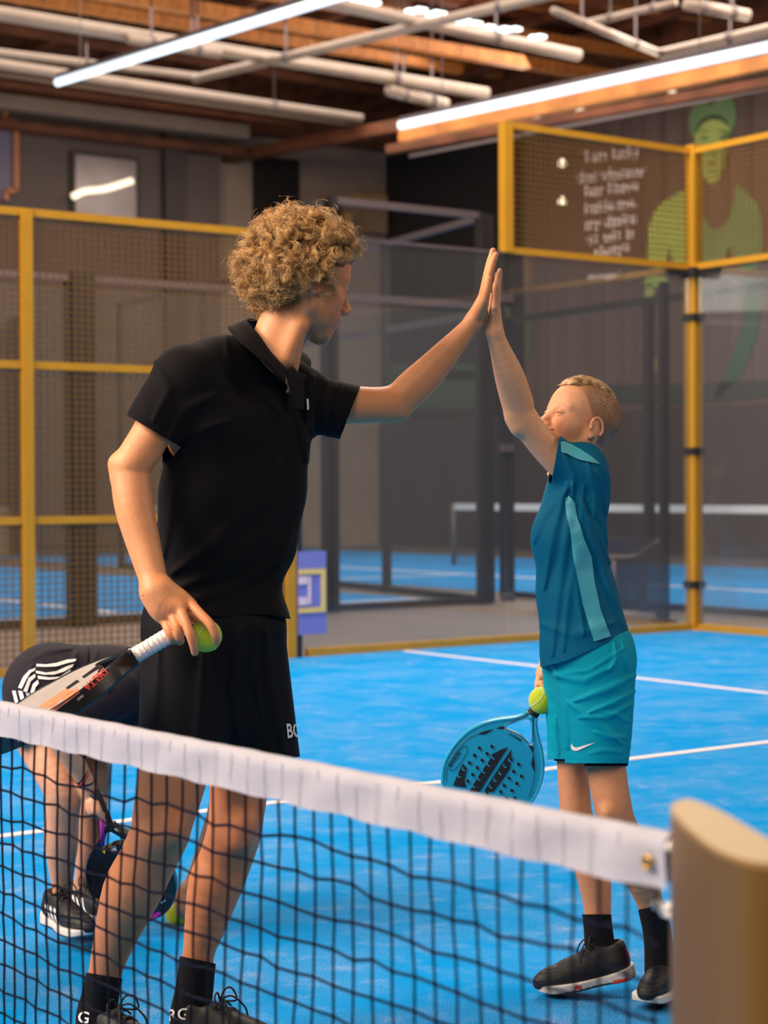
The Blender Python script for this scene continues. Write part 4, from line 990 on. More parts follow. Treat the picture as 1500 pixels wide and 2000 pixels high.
for pts, w, h in (([(400, 1260), (395, 1380), (380, 1480)], 14, 0.007), ([(470, 1230), (455, 1340), (470, 1460)], 13, 0.007), ([(520, 1230), (530, 1340), (556, 1470)], 12, 0.006), ([(310, 1250), (300, 1380), (292, 1500)], 12, 0.006), ([(500, 1220), (495, 1300), (510, 1400)], 8, 0.004)):
    s.fold(pts, w, h)
shorts_sdf = s; s = sb
sb = s; s = SDF()
s.pc([(372, 738, 3.80, 62), (440, 706, 3.86, 52), (525, 726, 3.93, 52), (580, 765, 3.99, 50)], 0.04)
s.pc([(400, 830, 3.83, 88), (515, 845, 3.97, 92)], 0.05)
s.pc([(398, 960, 3.84, 88), (510, 955, 3.97, 90)], 0.06)
s.pc([(392, 1060, 3.85, 84), (492, 1060, 3.96, 88)], 0.06)
s.pc([(368, 1200, 3.86, 86), (478, 1210, 3.95, 86)], 0.06)
s.pc([(382, 1290, 3.86, 88), (480, 1290, 3.95, 88)], 0.06)
s.pc([(360, 742, 3.79, 62), (312, 808, 3.76, 56), (288, 852, 3.745, 54)], 0.03)      # right sleeve
s.pc([(578, 778, 3.99, 56), (640, 796, 4.015, 55), (712, 812, 4.05, 55)], 0.035)      # left sleeve
for pts, w, h in (([(335, 1120), (420, 1060), (500, 985), (545, 900)], 16, 0.007), ([(330, 1155), (420, 1120), (510, 1050), (570, 960)], 13, 0.007), ([(345, 1180), (450, 1150), (540, 1095)], 12, 0.006),
                  ([(440, 660), (450, 720), (520, 800), (560, 830)], 9, 0.004), ([(330, 860), (365, 800), (420, 770)], 13, 0.007), ([(320, 900), (360, 850), (450, 820)], 12, 0.006), ([(340, 960), (330, 1020), (318, 1090)], 10, 0.005),
                  ([(640, 745), (630, 790), (640, 850)], 9, 0.006), ([(665, 748), (652, 800), (660, 850)], 8, 0.005), ([(612, 735), (600, 790), (612, 850)], 10, 0.006), ([(560, 780), (590, 830), (600, 900)], 12, 0.006),
                  ([(480, 1180), (540, 1120), (570, 1040)], 10, 0.005), ([(300, 700), (330, 760), (300, 820)], 10, 0.005), ([(520, 700), (560, 760), (566, 830)], 6, 0.004), ([(575, 740), (590, 760), (600, 830)], 6, 0.004)):
    s.fold(pts, w, h)
nk = P3(540, 680, 3.91)
s.cone(P3(538, 678, 3.915), P3(562, 610, 3.91), 0.047, 0.055, 0.006, 's')          # neck opening
shirt_sdf = s; s = sb
def under(P, d):                                    # the trunk stays under the cloth
    x, y = pxy(P); m_ = (x > 300) & (x < 628) & ((y > 772) | ((y > 645+0.95*(x-446)) & (x < 560) & (x > 430))) & (y < 1192) & (P[:, 2] < -3.735)
    if m_.any(): d = d.copy(); d[m_] = np.maximum(d[m_], trunk_sdf(P[m_])+0.008)
    m_ = (x > 262) & (x < 600) & (y >= 1192) & (y < 1478) & (P[:, 2] < -3.715)
    if m_.any(): d = d.copy(); d[m_] = np.maximum(d[m_], shorts_sdf(P[m_])+0.008)
    return d
s.warp(under)
SK = np.array([0.60, 0.250, 0.108])
def skin_cols(P, hfr, lips=True, beard=0.0):
    x, y = pxy(P); L = local(hfr, P); c = np.tile(SK, (len(P), 1))
    inh = (np.abs(L) < 0.16).all(1)
    mz = -0.062
    w = inh*(1-sm(np.sqrt(((L[:, 1])/0.024)**2+((L[:, 2]-mz)/0.0095)**2), 0.75, 1.1))*sm(L[:, 0], 0.078, 0.084)
    c = blend(c, (0.46, 0.17, 0.11), w*0.5)
    c = blend(c, (0.60, 0.20, 0.11), inh*np.exp(-(((L[:, 0]-0.07)/0.03)**2+((np.abs(L[:, 1])-0.045)/0.02)**2+((L[:, 2]+0.03)/0.022)**2))*0.5)
    c = blend(c, (0.60, 0.24, 0.16), inh*sm(np.abs(L[:, 1]), 0.074, 0.08)*0.5)
    if beard:
        b = inh*sm(-L[:, 2], 0.038, 0.065)*sm(L[:, 0], -0.005, 0.02)*(1-w)*(1-sm(-L[:, 2], 0.112, 0.125))
        c = blend(c, (0.20, 0.105, 0.06), b*beard)
        for yy in (-1, 1):
            e = np.exp(-(((L[:, 1]-yy*0.031)/0.016)**2+((L[:, 2]-0.019)/0.0045)**2))*sm(L[:, 0], 0.06, 0.07)*inh; c = blend(c, (0.16, 0.08, 0.04), e*0.95); l = np.exp(-(((L[:, 1]-yy*0.031)/0.013)**2+((L[:, 2]-0.003)/0.002)**2))*sm(L[:, 0], 0.07, 0.076)*inh; c = blend(c, (0.06, 0.03, 0.02), l*0.9)
    return c
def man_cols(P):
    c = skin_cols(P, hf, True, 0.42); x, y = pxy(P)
    kn = np.exp(-(((x-325)/40)**2+((y-1615)/35)**2))+np.exp(-(((x-470)/35)**2+((y-1625)/35)**2))
    c = blend(c, (0.60, 0.24, 0.13), np.clip(kn, 0, 1)*0.5)
    c[y > 1300] *= np.array([0.80, 0.72, 0.68])  # legs darkened: the weaker light on them is painted into the skin
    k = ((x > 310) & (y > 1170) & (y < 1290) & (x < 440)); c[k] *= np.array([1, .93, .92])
    return c
yh = P3(0, 742, 3.9)[1]
boxes = [(np.array((P3(440, 0, 3.9)[0], yh, -4.15)), np.array((P3(715, 0, 3.9)[0], P3(0, 425, 3.9)[1], -3.70)), 0.0021),
         (np.array((P3(865, 0, 4.07)[0], P3(0, 690, 4.07)[1], -4.24)), np.array((P3(990, 0, 4.07)[0], P3(0, 470, 4.07)[1], -3.95)), 0.0021),
         (np.array((P3(270, 0, 3.65)[0], P3(0, 1300, 3.65)[1], -3.78)), np.array((P3(450, 0, 3.65)[0], P3(0, 1146, 3.65)[1], -3.55)), 0.0021)]
def body_mesh(s, h, boxes):
    parts = [nets(s, hh, a, b) for a, b, hh in boxes]; V, Q = nets(s, h); c = V[Q].mean(1); dr = np.zeros(len(Q), bool)
    for a, b, hh in boxes: dr |= ((c > a+0.0025) & (c < b-0.0025)).all(1)
    return join(parts+[(V, Q[~dr])])
V, Q = body_mesh(s, 0.0036, boxes)
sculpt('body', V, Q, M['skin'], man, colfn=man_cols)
eyes(hf, man, look=(1, -0.1, -0.12))
lashes(hf, man, mat('brow_brown', (0.16, 0.08, 0.035), 0.8, bump=0.5, bscale=400), 8, 0.0026)

# polo shirt
s = shirt_sdf
V, Q = nets(s, 0.0042)
# hem, cuffs
hem = lambda P: (lambda x, y: (y-(1196+0.00*x+5*np.sin(x/30.0)+np.interp(x, [270, 400, 560, 600], [-4, 2, 12, 12])))/F*4)(*pxy(P))
V, Q = cut(V, Q, hem)
f1 = line_side((240, 806), (345, 868), (320, 760)); V, Q = cut(V, Q, lambda P: np.where((pxy(P)[0] < 380) & (pxy(P)[1] < 930), np.minimum(f1(P), trunk_sdf(P)-0.006), -1.0))
f2 = line_side((706, 748), (655, 880), (600, 800)); V, Q = cut(V, Q, lambda P: np.where(pxy(P)[0] > 640, f2(P), -1.0))
BLK = np.array([0.0048, 0.0038, 0.0048])
def shirt_cols(P):
    return np.tile(BLK, (len(P), 1))
shirt = sculpt('polo_shirt', V, Q, M['cloth'], man, colfn=shirt_cols, thick=0.003)
tree = bvh(V, Q)
# collar: a folded band round the neck
def loft_strip(name, A_, B_, m, parent, th=0.003, col=None):
    A_ = smoothline(A_, 5); B_ = smoothline(B_, 5); Vv = []; Fc = []; n = 6
    for a, b in zip(A_, B_):
        for j in range(n):
            t = j/(n-1); Vv.append(toW(a+(b-a)*t))
    for i in range(len(A_)-1):
        for j in range(n-1): Fc.append([i*n+j, i*n+j+1, (i+1)*n+j+1, (i+1)*n+j])
    o = mesh_obj(name, Vv, Fc, m, parent, True, np.tile(col if col is not None else BLK, (len(Vv), 1)))
    sd = o.modifiers.new('t', 'SOLIDIFY'); sd.thickness = th; sd.offset = 0; return o
top = [P3(558, 720, 3.845), P3(530, 690, 3.84), P3(505, 655, 3.845), P3(486, 632, 3.88), P3(484, 624, 3.94), P3(505, 628, 3.985), P3(545, 655, 4.0), P3(575, 690, 3.975), P3(568, 720, 3.90)]
bot = [P3(556, 748, 3.815), P3(510, 702, 3.79), P3(466, 664, 3.80), P3(446, 642, 3.86), P3(452, 640, 3.96), P3(485, 650, 4.03), P3(560, 672, 4.05), P3(606, 704, 4.0), P3(592, 748, 3.90)]
loft_strip('collar', top, bot, M['cloth'], man, 0.004)
loft_strip('placket', [P3(557, 722, 3.838), P3(562, 745, 3.838), P3(570, 775, 3.845), P3(578, 800, 3.86)], [P3(572, 716, 3.862), P3(590, 740, 3.862), P3(594, 775, 3.872), P3(592, 800, 3.878)], M['cloth'], man, 0.003, BLK*2)
def dec(nm, pts, m, parent, tr, label=None, eps=0.0015, sub=1, smth=0):
    p = smoothpoly(pts, smth) if smth else np.array(pts, float)
    return decal(nm, p, [list(range(len(p)))], tr, m, parent, eps, label, sub)
dec('chest_tag', [(598, 779), (602, 779), (603, 799), (599, 801)], M['print_white'], man, tree, 'small white tag on the chest', 0.002)
bt = W3(563, 765, 3.83); MB().tube([bt, bt+FW*-0.003], 0.005, 12).out('button', M['rubber'], man, True)

# shorts
s = shorts_sdf
V, Q = nets(s, 0.0044)
V, Q = cut(V, Q, lambda P: (lambda x, y: (1182-y)/F*4)(*pxy(P)))
V, Q = cut(V, Q, lambda P: (lambda x, y: (y-np.interp(x, [262, 290, 330, 430, 520, 592], [1506, 1500, 1500, 1494, 1488, 1474])-3*np.sin(x/9))/F*4)(*pxy(P)))
shorts = sculpt('shorts', V, Q, M['silky'], man, cols=np.tile(np.array([0.0035, 0.0035, 0.0055]), (len(V), 1)), thick=0.003)
tree = bvh(V, Q)
G, Fs = text_poly('BO', 0.03); G[:, 0] *= 29/27/G[:, 0].max(); decal('leg_print', put2(G, (560, 1441), (28, -2.5), 27), Fs, tree, M['print_white'], shorts, 0.002, 'white letters BO near the hem')
# wrist band
fringe_band([P3(305.5, 1147, 3.652)+0.0315*(math.cos(a)*np.array([0.87, 0.49, 0.0])+math.sin(a)*np.array([-0.12, -0.18, 0.93])) for a in np.linspace(0, 2*math.pi, 33)], 0.0022, M['rubber'], man, 'wristband', 'thin black cord round the wrist')
# socks and shoes
sock(man, [(209, 1890, 3.87, 37), (204, 1905, 3.87, 36), (195, 1950, 3.88, 37), (188, 1990, 3.88, 40), (196, 2030, 3.87, 40)], (0.008, 0.008, 0.009), line_side((160, 1898), (240, 1912), (190, 1980)))
sk = SDF().pc([(391, 1850, 4.0, 36), (387, 1868, 4.0, 36), (380, 1930, 4.0, 37), (372, 1990, 4.0, 41), (385, 2030, 3.98, 42)], 0.012)
Vs, Qs = nets(sk, 0.003); Vs, Qs = cut(Vs, Qs, line_side((345, 1866), (420, 1882), (380, 1940)))
so = sculpt('sock', Vs, Qs, M['cloth'], man, cols=np.tile(np.array([0.008, 0.008, 0.009]), (len(Vs), 1)), thick=0.0015)
G, Fs = text_poly('RG', 0.02); decal('sock_print', put2(G, (328, 1994), (46, -4), 22), Fs, bvh(Vs, Qs), M['print_white'], so, 0.002, 'white letters RG')
sk = SDF().pc([(195, 1950, 3.88, 37), (188, 1990, 3.88, 40), (196, 2030, 3.87, 40)], 0.012); Vs, Qs = nets(sk, 0.003)
G, Fs = text_poly('G', 0.02); decal('sock_print', put2(G, (151, 1996), (23, 3), 22), Fs, bvh(Vs, Qs), M['print_white'], man, 0.002, 'white letter G')
zD = lambda x, y: (ray_z(x, y, 0.0)-CAM)@FW
shoe(man, footframe(165, 2062, 3.90, -38), 1.02, 'shoe', None, (0.012, 0.012, 0.014), (0.03, 0.03, 0.03))
shoe(man, footframe(350, 2050, 4.0, -25), 1.02, 'shoe', None, (0.012, 0.012, 0.014), (0.03, 0.03, 0.03))

# hair: dark cushion and curls
cen = np.array([-0.010, 0, 0.036]); rr = np.array([0.096, 0.078, 0.083])
def in_hair(d):
    x, y, z = d*rr
    if x > 0.062: return z > 0.050
    if x > 0.028: return z > 0.022+(x-0.028)*0.7
    if x > -0.02: return z > -0.022
    return z > -0.098+max(0, x+0.07)*0.9
s = SDF(); s.frame(*hf)
s.ell((-0.018, 0, 0.042), (0.104, 0.088, 0.092), 0.01); s.ell((-0.050, 0, -0.015), (0.056, 0.072, 0.062), 0.02); s.ell((0.045, 0, 0.088), (0.045, 0.06, 0.036), 0.02); s.ell((-0.070, 0, -0.055), (0.026, 0.045, 0.028), 0.02)
rl = random.Random(5)
for i in range(300):
    d = np.array([rl.gauss(0, 1), rl.gauss(0, 1), rl.gauss(0, 1)]); d /= np.linalg.norm(d)
    if in_hair(d) and d[2] > -0.55: s.ball(cen+d*rr*1.14, 0.010+rl.random()*0.008, 0.006)
s.frame()
s.ops.append((lambda P: (lambda L: np.minimum(L[:, 0]-0.030-0.0*L[:, 2], 0.040-L[:, 2]))(local(hf, P)), None, None, 0, 'i'))
s.ops.append((lambda P: (lambda L: np.minimum(np.minimum(0.004-L[:, 2], L[:, 0]+0.018), 0.1))(local(hf, P)), None, None, 0, 'i'))
s.ops.append((lambda P: (lambda L: L[:, 0]-0.105)(local(hf, P)), None, None, 0, 'i'))
V, Q = nets(s, 0.003)
hm = hair_mat('curly_hair', (0.25, 0.11, 0.028), (0.85, 0.52, 0.19), 0.4)
hair = sculpt('hair', V, Q, hair_mat('hair_cushion', (0.08, 0.034, 0.010), (0.26, 0.12, 0.035), 0.7), man)
hair['label'] = 'thick curly golden blond hair'
curves = []; o, R, k = hf; n_cl = 0
while n_cl < 780:
    d = np.array([rl.gauss(0, 1), rl.gauss(0, 1), rl.gauss(0, 1)]); d /= np.linalg.norm(d)
    if n_cl >= 520: d = np.array([-abs(d[0])-0.4, d[1], -abs(d[2])-0.15]); d /= np.linalg.norm(d)
    if not in_hair(d): continue
    n_cl += 1; p = cen+d*rr*(1.02 if n_cl < 520 else 1.07); nrm = d/rr; nrm /= np.linalg.norm(nrm)
    back = -0.3 if p[0] < 0.02 else 0.55
    dr = nrm*0.75+np.array([back*0.6, 0, -0.42 if p[2] < 0.06 else 0.10])+np.array([rl.gauss(0, .34), rl.gauss(0, .34), rl.gauss(0, .30)]); dr /= np.linalg.norm(dr)
    low = p[2] < -0.02
    L = (0.036 if low else 0.044)+rl.random()*0.022
    if p[0] > 0.03: L *= 0.95
    e1 = np.cross(dr, [0.3, 0.9, 0.1]); e1 /= np.linalg.norm(e1); e2 = np.cross(dr, e1)
    rho = 0.0060+rl.random()*0.0055; turns = 1.3+rl.random()*1.5; ph0 = rl.random()*6.28; sg = rl.choice((-1, 1)); curl = rl.random()
    for j in range(22):
        jp = np.array([rl.gauss(0, .0022), rl.gauss(0, .0022), rl.gauss(0, .0022)]); ph = ph0+rl.gauss(0, .22); rj = rho*(1+rl.gauss(0, .16)); Lj = L*(1+rl.gauss(0, .10)); wild = rl.random() < 0.06
        if wild: Lj *= 1.25; ph += rl.gauss(0, .8); jp = jp*2
        t = np.linspace(0, 1, 22)[:, None]
        g = np.array([0, 0, -1.0])*0.012*t**2
        ang = ph+sg*turns*6.283*t
        off = rj*np.minimum(1, t*3)*(np.cos(ang)*e1+np.sin(ang)*e2)
        pth = (p+jp*np.minimum(1, t*4))+dr*Lj*t*(1-0.18*t)+g+off-rj*np.minimum(1, t*3)*(math.cos(ph)*e1+math.sin(ph)*e2)*0.3
        curves.append(o+(pth*k)@R.T)
strands('curls', curves, hm, hair, 0.00048)
# arm hair catching light is left to the skin relief
M['grip_man'] = mat('white_grip', srgb(226, 214, 210), 0.8, 0, 0.06, 40, 0.3, 120)
M['grip_boy'] = mat('dark_grip', srgb(40, 40, 44), 0.8); M['grip_kid'] = M['grip_boy']
M['rk_grey'] = mat('racket_grey', srgb(168, 160, 158), 0.35, 0.1, 0.1, 20); M['rk_black'] = mat('racket_black', srgb(22, 21, 26), 0.35, 0, 0, coat=0.3)
bt_ = P3(362, 1222, 3.665); tp = P3(-42, 1462, 3.60)
rk, TM = padel('man', bt_, bt_+(tp-bt_)/np.linalg.norm(tp-bt_)*0.46, np.array([-0.08, 0.17, -1.0]), 1.0, M['rk_grey'], M['rk_black'], 'grey and black padel racket with orange stripes in the right hand of the man')
def rk_poly(T, pts, z, nm, m, par, label=None):
    Vv = [T(p[0], p[1], z) for p in pts]; bm = bmesh.new(); vs = [bm.verts.new(Vector(v)) for v in Vv]; bm.faces.new(vs); bmesh.ops.triangulate(bm, faces=bm.faces[:]); bm.verts.index_update()
    Fs = [[v.index for v in f.verts] for f in bm.faces]; bm.free(); o = mesh_obj(nm, Vv, Fs, m, par); 
    if label: o['label'] = label
    return o
# ------------------------------------------------------------------ the boy
boy = empty('person', ray_z(1190, 1945, 0.0), 'fair haired boy in teal sports kit high fiving the man', 'person')
bf = headframe(1131, 831, 4.27, math.radians(27), math.radians(20), False, 0, 0.905)
s = SDF(); head_ops(s, bf, kid=1.0, smile=1.0, squint=1.5)
s.pc([(1128, 930, 4.29, 38), (1140, 890, 4.28, 33), (1148, 850, 4.27, 34)], 0.02)
s.pc([(1128, 915, 4.19, 36), (1122, 925, 4.40, 36)], 0.03); s.pc([(1120, 1000, 4.22, 52), (1115, 1000, 4.36, 52)], 0.04); s.pc([(1120, 960, 4.29, 55), (1122, 1180, 4.29, 56)], 0.05)
s.pc([(1145, 1255, 4.23, 58), (1140, 1260, 4.36, 58)], 0.04)
# left arm raised
s.pc([(1120, 924, 4.20, 33), (1073, 882, 4.19, 29), (1020, 815, 4.17, 29), (1010, 785, 4.16, 31), (995, 735, 4.13, 29), (976, 680, 4.10, 20), (966, 648, 4.085, 16)], 0.014)
s.pc([(1004, 820, 4.165, 13), (1012, 834, 4.165, 15)], 0.02)
finger(s, [(966, 650, 4.085, 15), (966, 622, 4.08, 13), (966, 598, 4.065, 8)], 0.01); finger(s, [(967, 650, 4.10, 13), (969, 598, 4.105, 9)], 0.014); finger(s, [(967, 640, 4.11, 12), (968, 600, 4.125, 8)], 0.014)
finger(s, [(966, 600, 4.06, 7), (966, 580, 4.055, 6), (966, 562, 4.05, 5.2), (967, 553, 4.05, 4.6)], 0.003)
finger(s, [(968, 597, 4.078, 7.4), (969, 572, 4.075, 6.4), (970, 550, 4.075, 5.8), (971, 536, 4.075, 5)], 0.003)
finger(s, [(970, 596, 4.098, 7.6), (972, 568, 4.097, 6.6), (974, 545, 4.097, 6), (976, 529, 4.097, 5)], 0.003)
finger(s, [(969, 598, 4.118, 7.2), (972, 572, 4.12, 6.4), (974, 552, 4.12, 5.8), (976, 538, 4.12, 5)], 0.003)
finger(s, [(964, 630, 4.12, 8), (960, 606, 4.145, 7), (959, 590, 4.155, 6.2), (960, 578, 4.155, 5.4)], 0.004)
# right arm hanging behind
s.pc([(1122, 930, 4.42, 34), (1120, 1060, 4.45, 28), (1110, 1110, 4.46, 25), (1085, 1220, 4.46, 22), (1068, 1300, 4.44, 16), (1064, 1316, 4.44, 16)], 0.015)
s.pc([(1064, 1316, 4.44, 15), (1066, 1342, 4.43, 14)], 0.012); finger(s, [(1054, 1322, 4.425, 7), (1050, 1335, 4.42, 6.4), (1050, 1347, 4.42, 5.6)], 0.004); finger(s, [(1058, 1335, 4.405, 7), (1068, 1352, 4.40, 6.5), (1082, 1350, 4.415, 5.6)], 0.004); finger(s, [(1070, 1345, 4.41, 7), (1084, 1342, 4.405, 6), (1092, 1334, 4.42, 5.4)], 0.004)
finger(s, [(1060, 1330, 4.455, 7), (1056, 1350, 4.455, 6), (1052, 1358, 4.445, 5.4)], 0.004); finger(s, [(1066, 1342, 4.455, 7), (1080, 1352, 4.455, 6), (1090, 1346, 4.44, 5.4)], 0.004)
# legs
s.pc([(1165, 1290, 4.24, 58), (1182, 1480, 4.22, 40), (1196, 1570, 4.20, 37), (1206, 1610, 4.21, 37), (1232, 1665, 4.24, 35), (1250, 1705, 4.26, 35), (1270, 1765, 4.29, 25), (1285, 1830, 4.31, 23), (1290, 1900, 4.32, 26)], 0.02)
s.pc([(1130, 1290, 4.35, 55), (1120, 1480, 4.37, 33), (1124, 1575, 4.36, 31), (1128, 1600, 4.36, 32), (1150, 1660, 4.37, 36), (1158, 1700, 4.375, 35), (1166, 1760, 4.38, 28), (1168, 1800, 4.38, 25), (1176, 1870, 4.38, 26)], 0.018)
s.pc([(1186, 1590, 4.165, 16), (1196, 1612, 4.17, 14)], 0.02)
trunk_b = SDF()
for a_, k_ in (([(1138, 908, 4.20, 44), (1128, 915, 4.40, 44)], 0.03), ([(1130, 965, 4.22, 62), (1122, 975, 4.38, 60)], 0.05), ([(1110, 1050, 4.22, 74), (1108, 1055, 4.37, 72)], 0.05), ([(1124, 1150, 4.23, 78), (1122, 1155, 4.36, 76)], 0.05), ([(1140, 1235, 4.23, 84), (1138, 1240, 4.36, 82)], 0.05), ([(1148, 1310, 4.23, 90), (1146, 1320, 4.36, 88)], 0.05)): trunk_b.pc(a_, k_)
sb = s; s = SDF()
s.pc([(1138, 908, 4.20, 44), (1128, 915, 4.40, 44)], 0.03); s.pc([(1130, 965, 4.22, 62), (1122, 975, 4.38, 60)], 0.05)
s.pc([(1110, 1050, 4.22, 74), (1108, 1055, 4.37, 72)], 0.05); s.pc([(1124, 1150, 4.23, 78), (1122, 1155, 4.36, 76)], 0.05); s.pc([(1140, 1235, 4.23, 84), (1138, 1240, 4.36, 82)], 0.05); s.pc([(1148, 1310, 4.23, 90), (1146, 1320, 4.36, 88)], 0.05)
s.pc([(1135, 916, 4.19, 44), (1100, 905, 4.185, 42), (1070, 886, 4.18, 42)], 0.02)     # left sleeve
s.pc([(1122, 930, 4.42, 42), (1118, 1010, 4.45, 40), (1112, 1060, 4.455, 42)], 0.02)   # right sleeve
for pts, w, h in (([(1108, 945), (1080, 1040), (1062, 1150)], 9, .007), ([(1120, 950), (1105, 1060), (1085, 1200), (1078, 1280)], 9, .006), ([(1118, 945), (1060, 1010), (1042, 1060)], 8, .005), ([(1140, 950), (1128, 1060), (1108, 1180), (1100, 1270)], 8, .005),
                  ([(1130, 960), (1160, 1060), (1195, 1160), (1215, 1220)], 8, .006), ([(1140, 990), (1172, 1050), (1192, 1100)], 6, .005), ([(1135, 1010), (1175, 1100), (1205, 1180)], 6, .004), ([(1150, 975), (1180, 1030), (1190, 1070)], 6, .004),
                  ([(1148, 905), (1165, 960), (1160, 1010)], 8, .006), ([(1165, 920), (1182, 960), (1184, 1000)], 7, .005), ([(1100, 880), (1120, 930), (1118, 960)], 7, .004), ([(1060, 1220), (1120, 1240), (1200, 1215)], 12, .005), ([(1130, 1060), (1128, 1160), (1140, 1240)], 8, .005), ([(1170, 900), (1185, 935), (1188, 950)], 7, .005)):
    s.fold(pts, w, h)
s.cone(P3(1118, 935, 4.29), P3(1156, 830, 4.27), 0.048, 0.050, 0.006, 's')
shirt_sdf_b = s; s = sb
def under_b(P, d):
    x, y = pxy(P); m_ = (x > 1020) & (y > 930) & (y < 1280) & (P[:, 2] > -4.43)
    if m_.any(): d = d.copy(); d[m_] = np.maximum(d[m_], trunk_b(P[m_])+0.006)
    return d
s.warp(under_b)
yh = P3(0, 905, 4.27)[1]
V, Q = body_mesh(s, 0.0034, [(np.array((P3(1040, 0, 4.27)[0], yh, -4.40)), np.array((P3(1225, 0, 4.27)[0], P3(0, 722, 4.27)[1], -4.13)), 0.0018),
    (np.array((P3(935, 0, 4.1)[0], P3(0, 680, 4.1)[1], -4.19)), np.array((P3(1000, 0, 4.1)[0], P3(0, 510, 4.1)[1], -4.0)), 0.0019)])
SKB = np.array([0.70, 0.345, 0.185])
def boy_cols(P):
    x, y = pxy(P); L = local(bf, P); c = np.tile(SKB, (len(P), 1)); inh = (np.abs(L) < 0.16).all(1); mz = -0.054
    w = inh*(1-sm(np.sqrt((L[:, 1]/0.030)**2+((L[:, 2]-mz-0.007*(L[:, 1]/0.024)**2)/0.0085)**2), 0.75, 1.1))*sm(L[:, 0], 0.078, 0.084)
    c = blend(c, (0.52, 0.17, 0.14), w*0.75)
    c = blend(c, (0.74, 0.24, 0.17), inh*np.exp(-(((L[:, 0]-0.068)/0.03)**2+((np.abs(L[:, 1])-0.045)/0.018)**2+((L[:, 2]+0.028)/0.02)**2))*0.55)
    c = blend(c, (0.70, 0.27, 0.18), inh*sm(np.abs(L[:, 1]), 0.076, 0.082)*0.45)
    # clipped hair of the sides: a fade towards the nape
    z0 = np.interp(L[:, 0], [-0.11, -0.03, 0.0, 0.02, 0.045, 0.06], [-0.062, -0.045, 0.0, 0.018, 0.055, 0.070])
    hb = inh*sm(L[:, 2]-z0, 0.0, 0.014)*(1-sm(L[:, 0], 0.030, 0.068))*(np.abs(L[:, 1]) < 0.078)
    dark = 0.66+0.30*sm(-L[:, 0], -0.01, 0.06)*sm(-L[:, 2], -0.06, 0.02)
    nz = 1.0
    c = blend(c, (0.23, 0.118, 0.052), hb*np.minimum(dark*1.15, 0.95))
    for yy_ in (-1, 1):
        e = np.exp(-(((L[:, 1]-yy_*0.032)/0.015)**2+((L[:, 2]-0.0205-0.003*np.cos((L[:, 1]-yy_*0.03)*90))/0.0035)**2))*sm(L[:, 0], 0.055, 0.065)*inh; c = blend(c, (0.40, 0.23, 0.12), e*0.7)
        l = np.exp(-(((L[:, 1]-yy_*0.031)/0.013)**2+((L[:, 2]-0.0006)/0.0016)**2))*sm(L[:, 0], 0.07, 0.076)*inh; c = blend(c, (0.14, 0.07, 0.05), l*0.95)
    ln = inh*np.exp(-(((L[:, 2]-mz-0.007*(L[:, 1]/0.030)**2)/0.0014)**2))*(np.abs(L[:, 1]) < 0.031)*sm(L[:, 0], 0.074, 0.08); c = blend(c, (0.10, 0.03, 0.03), ln*0.9)
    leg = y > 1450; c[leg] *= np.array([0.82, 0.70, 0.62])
    return c
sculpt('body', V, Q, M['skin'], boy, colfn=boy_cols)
eyes(bf, boy, (0.10, 0.16, 0.20), look=(1, 0.05, 0.1))
lashes(bf, boy, mat('brow_fair', (0.40, 0.22, 0.11), 0.8, bump=0.5, bscale=400), -1, 0.0015)
# hair: combed top
s = SDF(); s.frame(*bf)
s.ell((-0.006, 0, 0.042), (0.096, 0.062, 0.084), 0.01); s.ell((0.052, 0, 0.083), (0.024, 0.036, 0.020), 0.015)
s.frame()
s.ops.append((lambda P: (lambda L: np.interp(L[:, 0], [-0.10, -0.06, 0.02, 0.06, 0.09], [0.078, 0.094, 0.097, 0.084, 0.078])-L[:, 2]+0.6*np.maximum(0, np.abs(L[:, 1])-0.036))(local(bf, P)), None, None, 0, 'i'))
def comb(P, d):
    L = local(bf, P); return d-0.0016*np.sin((L[:, 1]+0.35*L[:, 0]*(L[:, 1] > -1))*560)*sm(L[:, 2], 0.07, 0.09)
s.warp(comb)
V, Q = nets(s, 0.0019)
bh = hair_mat('fair_hair', (0.28, 0.150, 0.060), (0.78, 0.52, 0.28), 0.4)
hb = sculpt('hair', V, Q, bh, boy, label='short blond hair combed back over shaved sides')
curves = []; o, R, k = bf; rl = random.Random(11)
for i in range(2600):
    y0 = rl.uniform(-0.040, 0.040); x0 = rl.uniform(-0.045, 0.076)
    base_ = lambda x, y: max(0.042+0.084*math.sqrt(max(0.0, 1-((x+0.006)/0.096)**2-(y/0.062)**2)), 0.083+0.020*math.sqrt(max(0.0, 1-((x-0.052)/0.026)**2-(y/0.038)**2)))
    L_ = rl.uniform(0.022, 0.040); pts = []; lift = rl.uniform(0, 0.0022)
    for t in np.linspace(0, 1, 9):
        x = x0-L_*t; y = y0*(1-0.12*t)+0.006*t*(1 if y0 > -0.02 else 0.3); z = base_(x, y)+lift+0.0035*math.sin(math.pi*min(1, t*1.1))*(1+0.8*(x0 > 0.055))-0.0012
        pts.append((x, y, z))
    curves.append(o+(np.array(pts)*k)@R.T)
strands('strands', curves, bh, hb, 0.00050)
curves = []
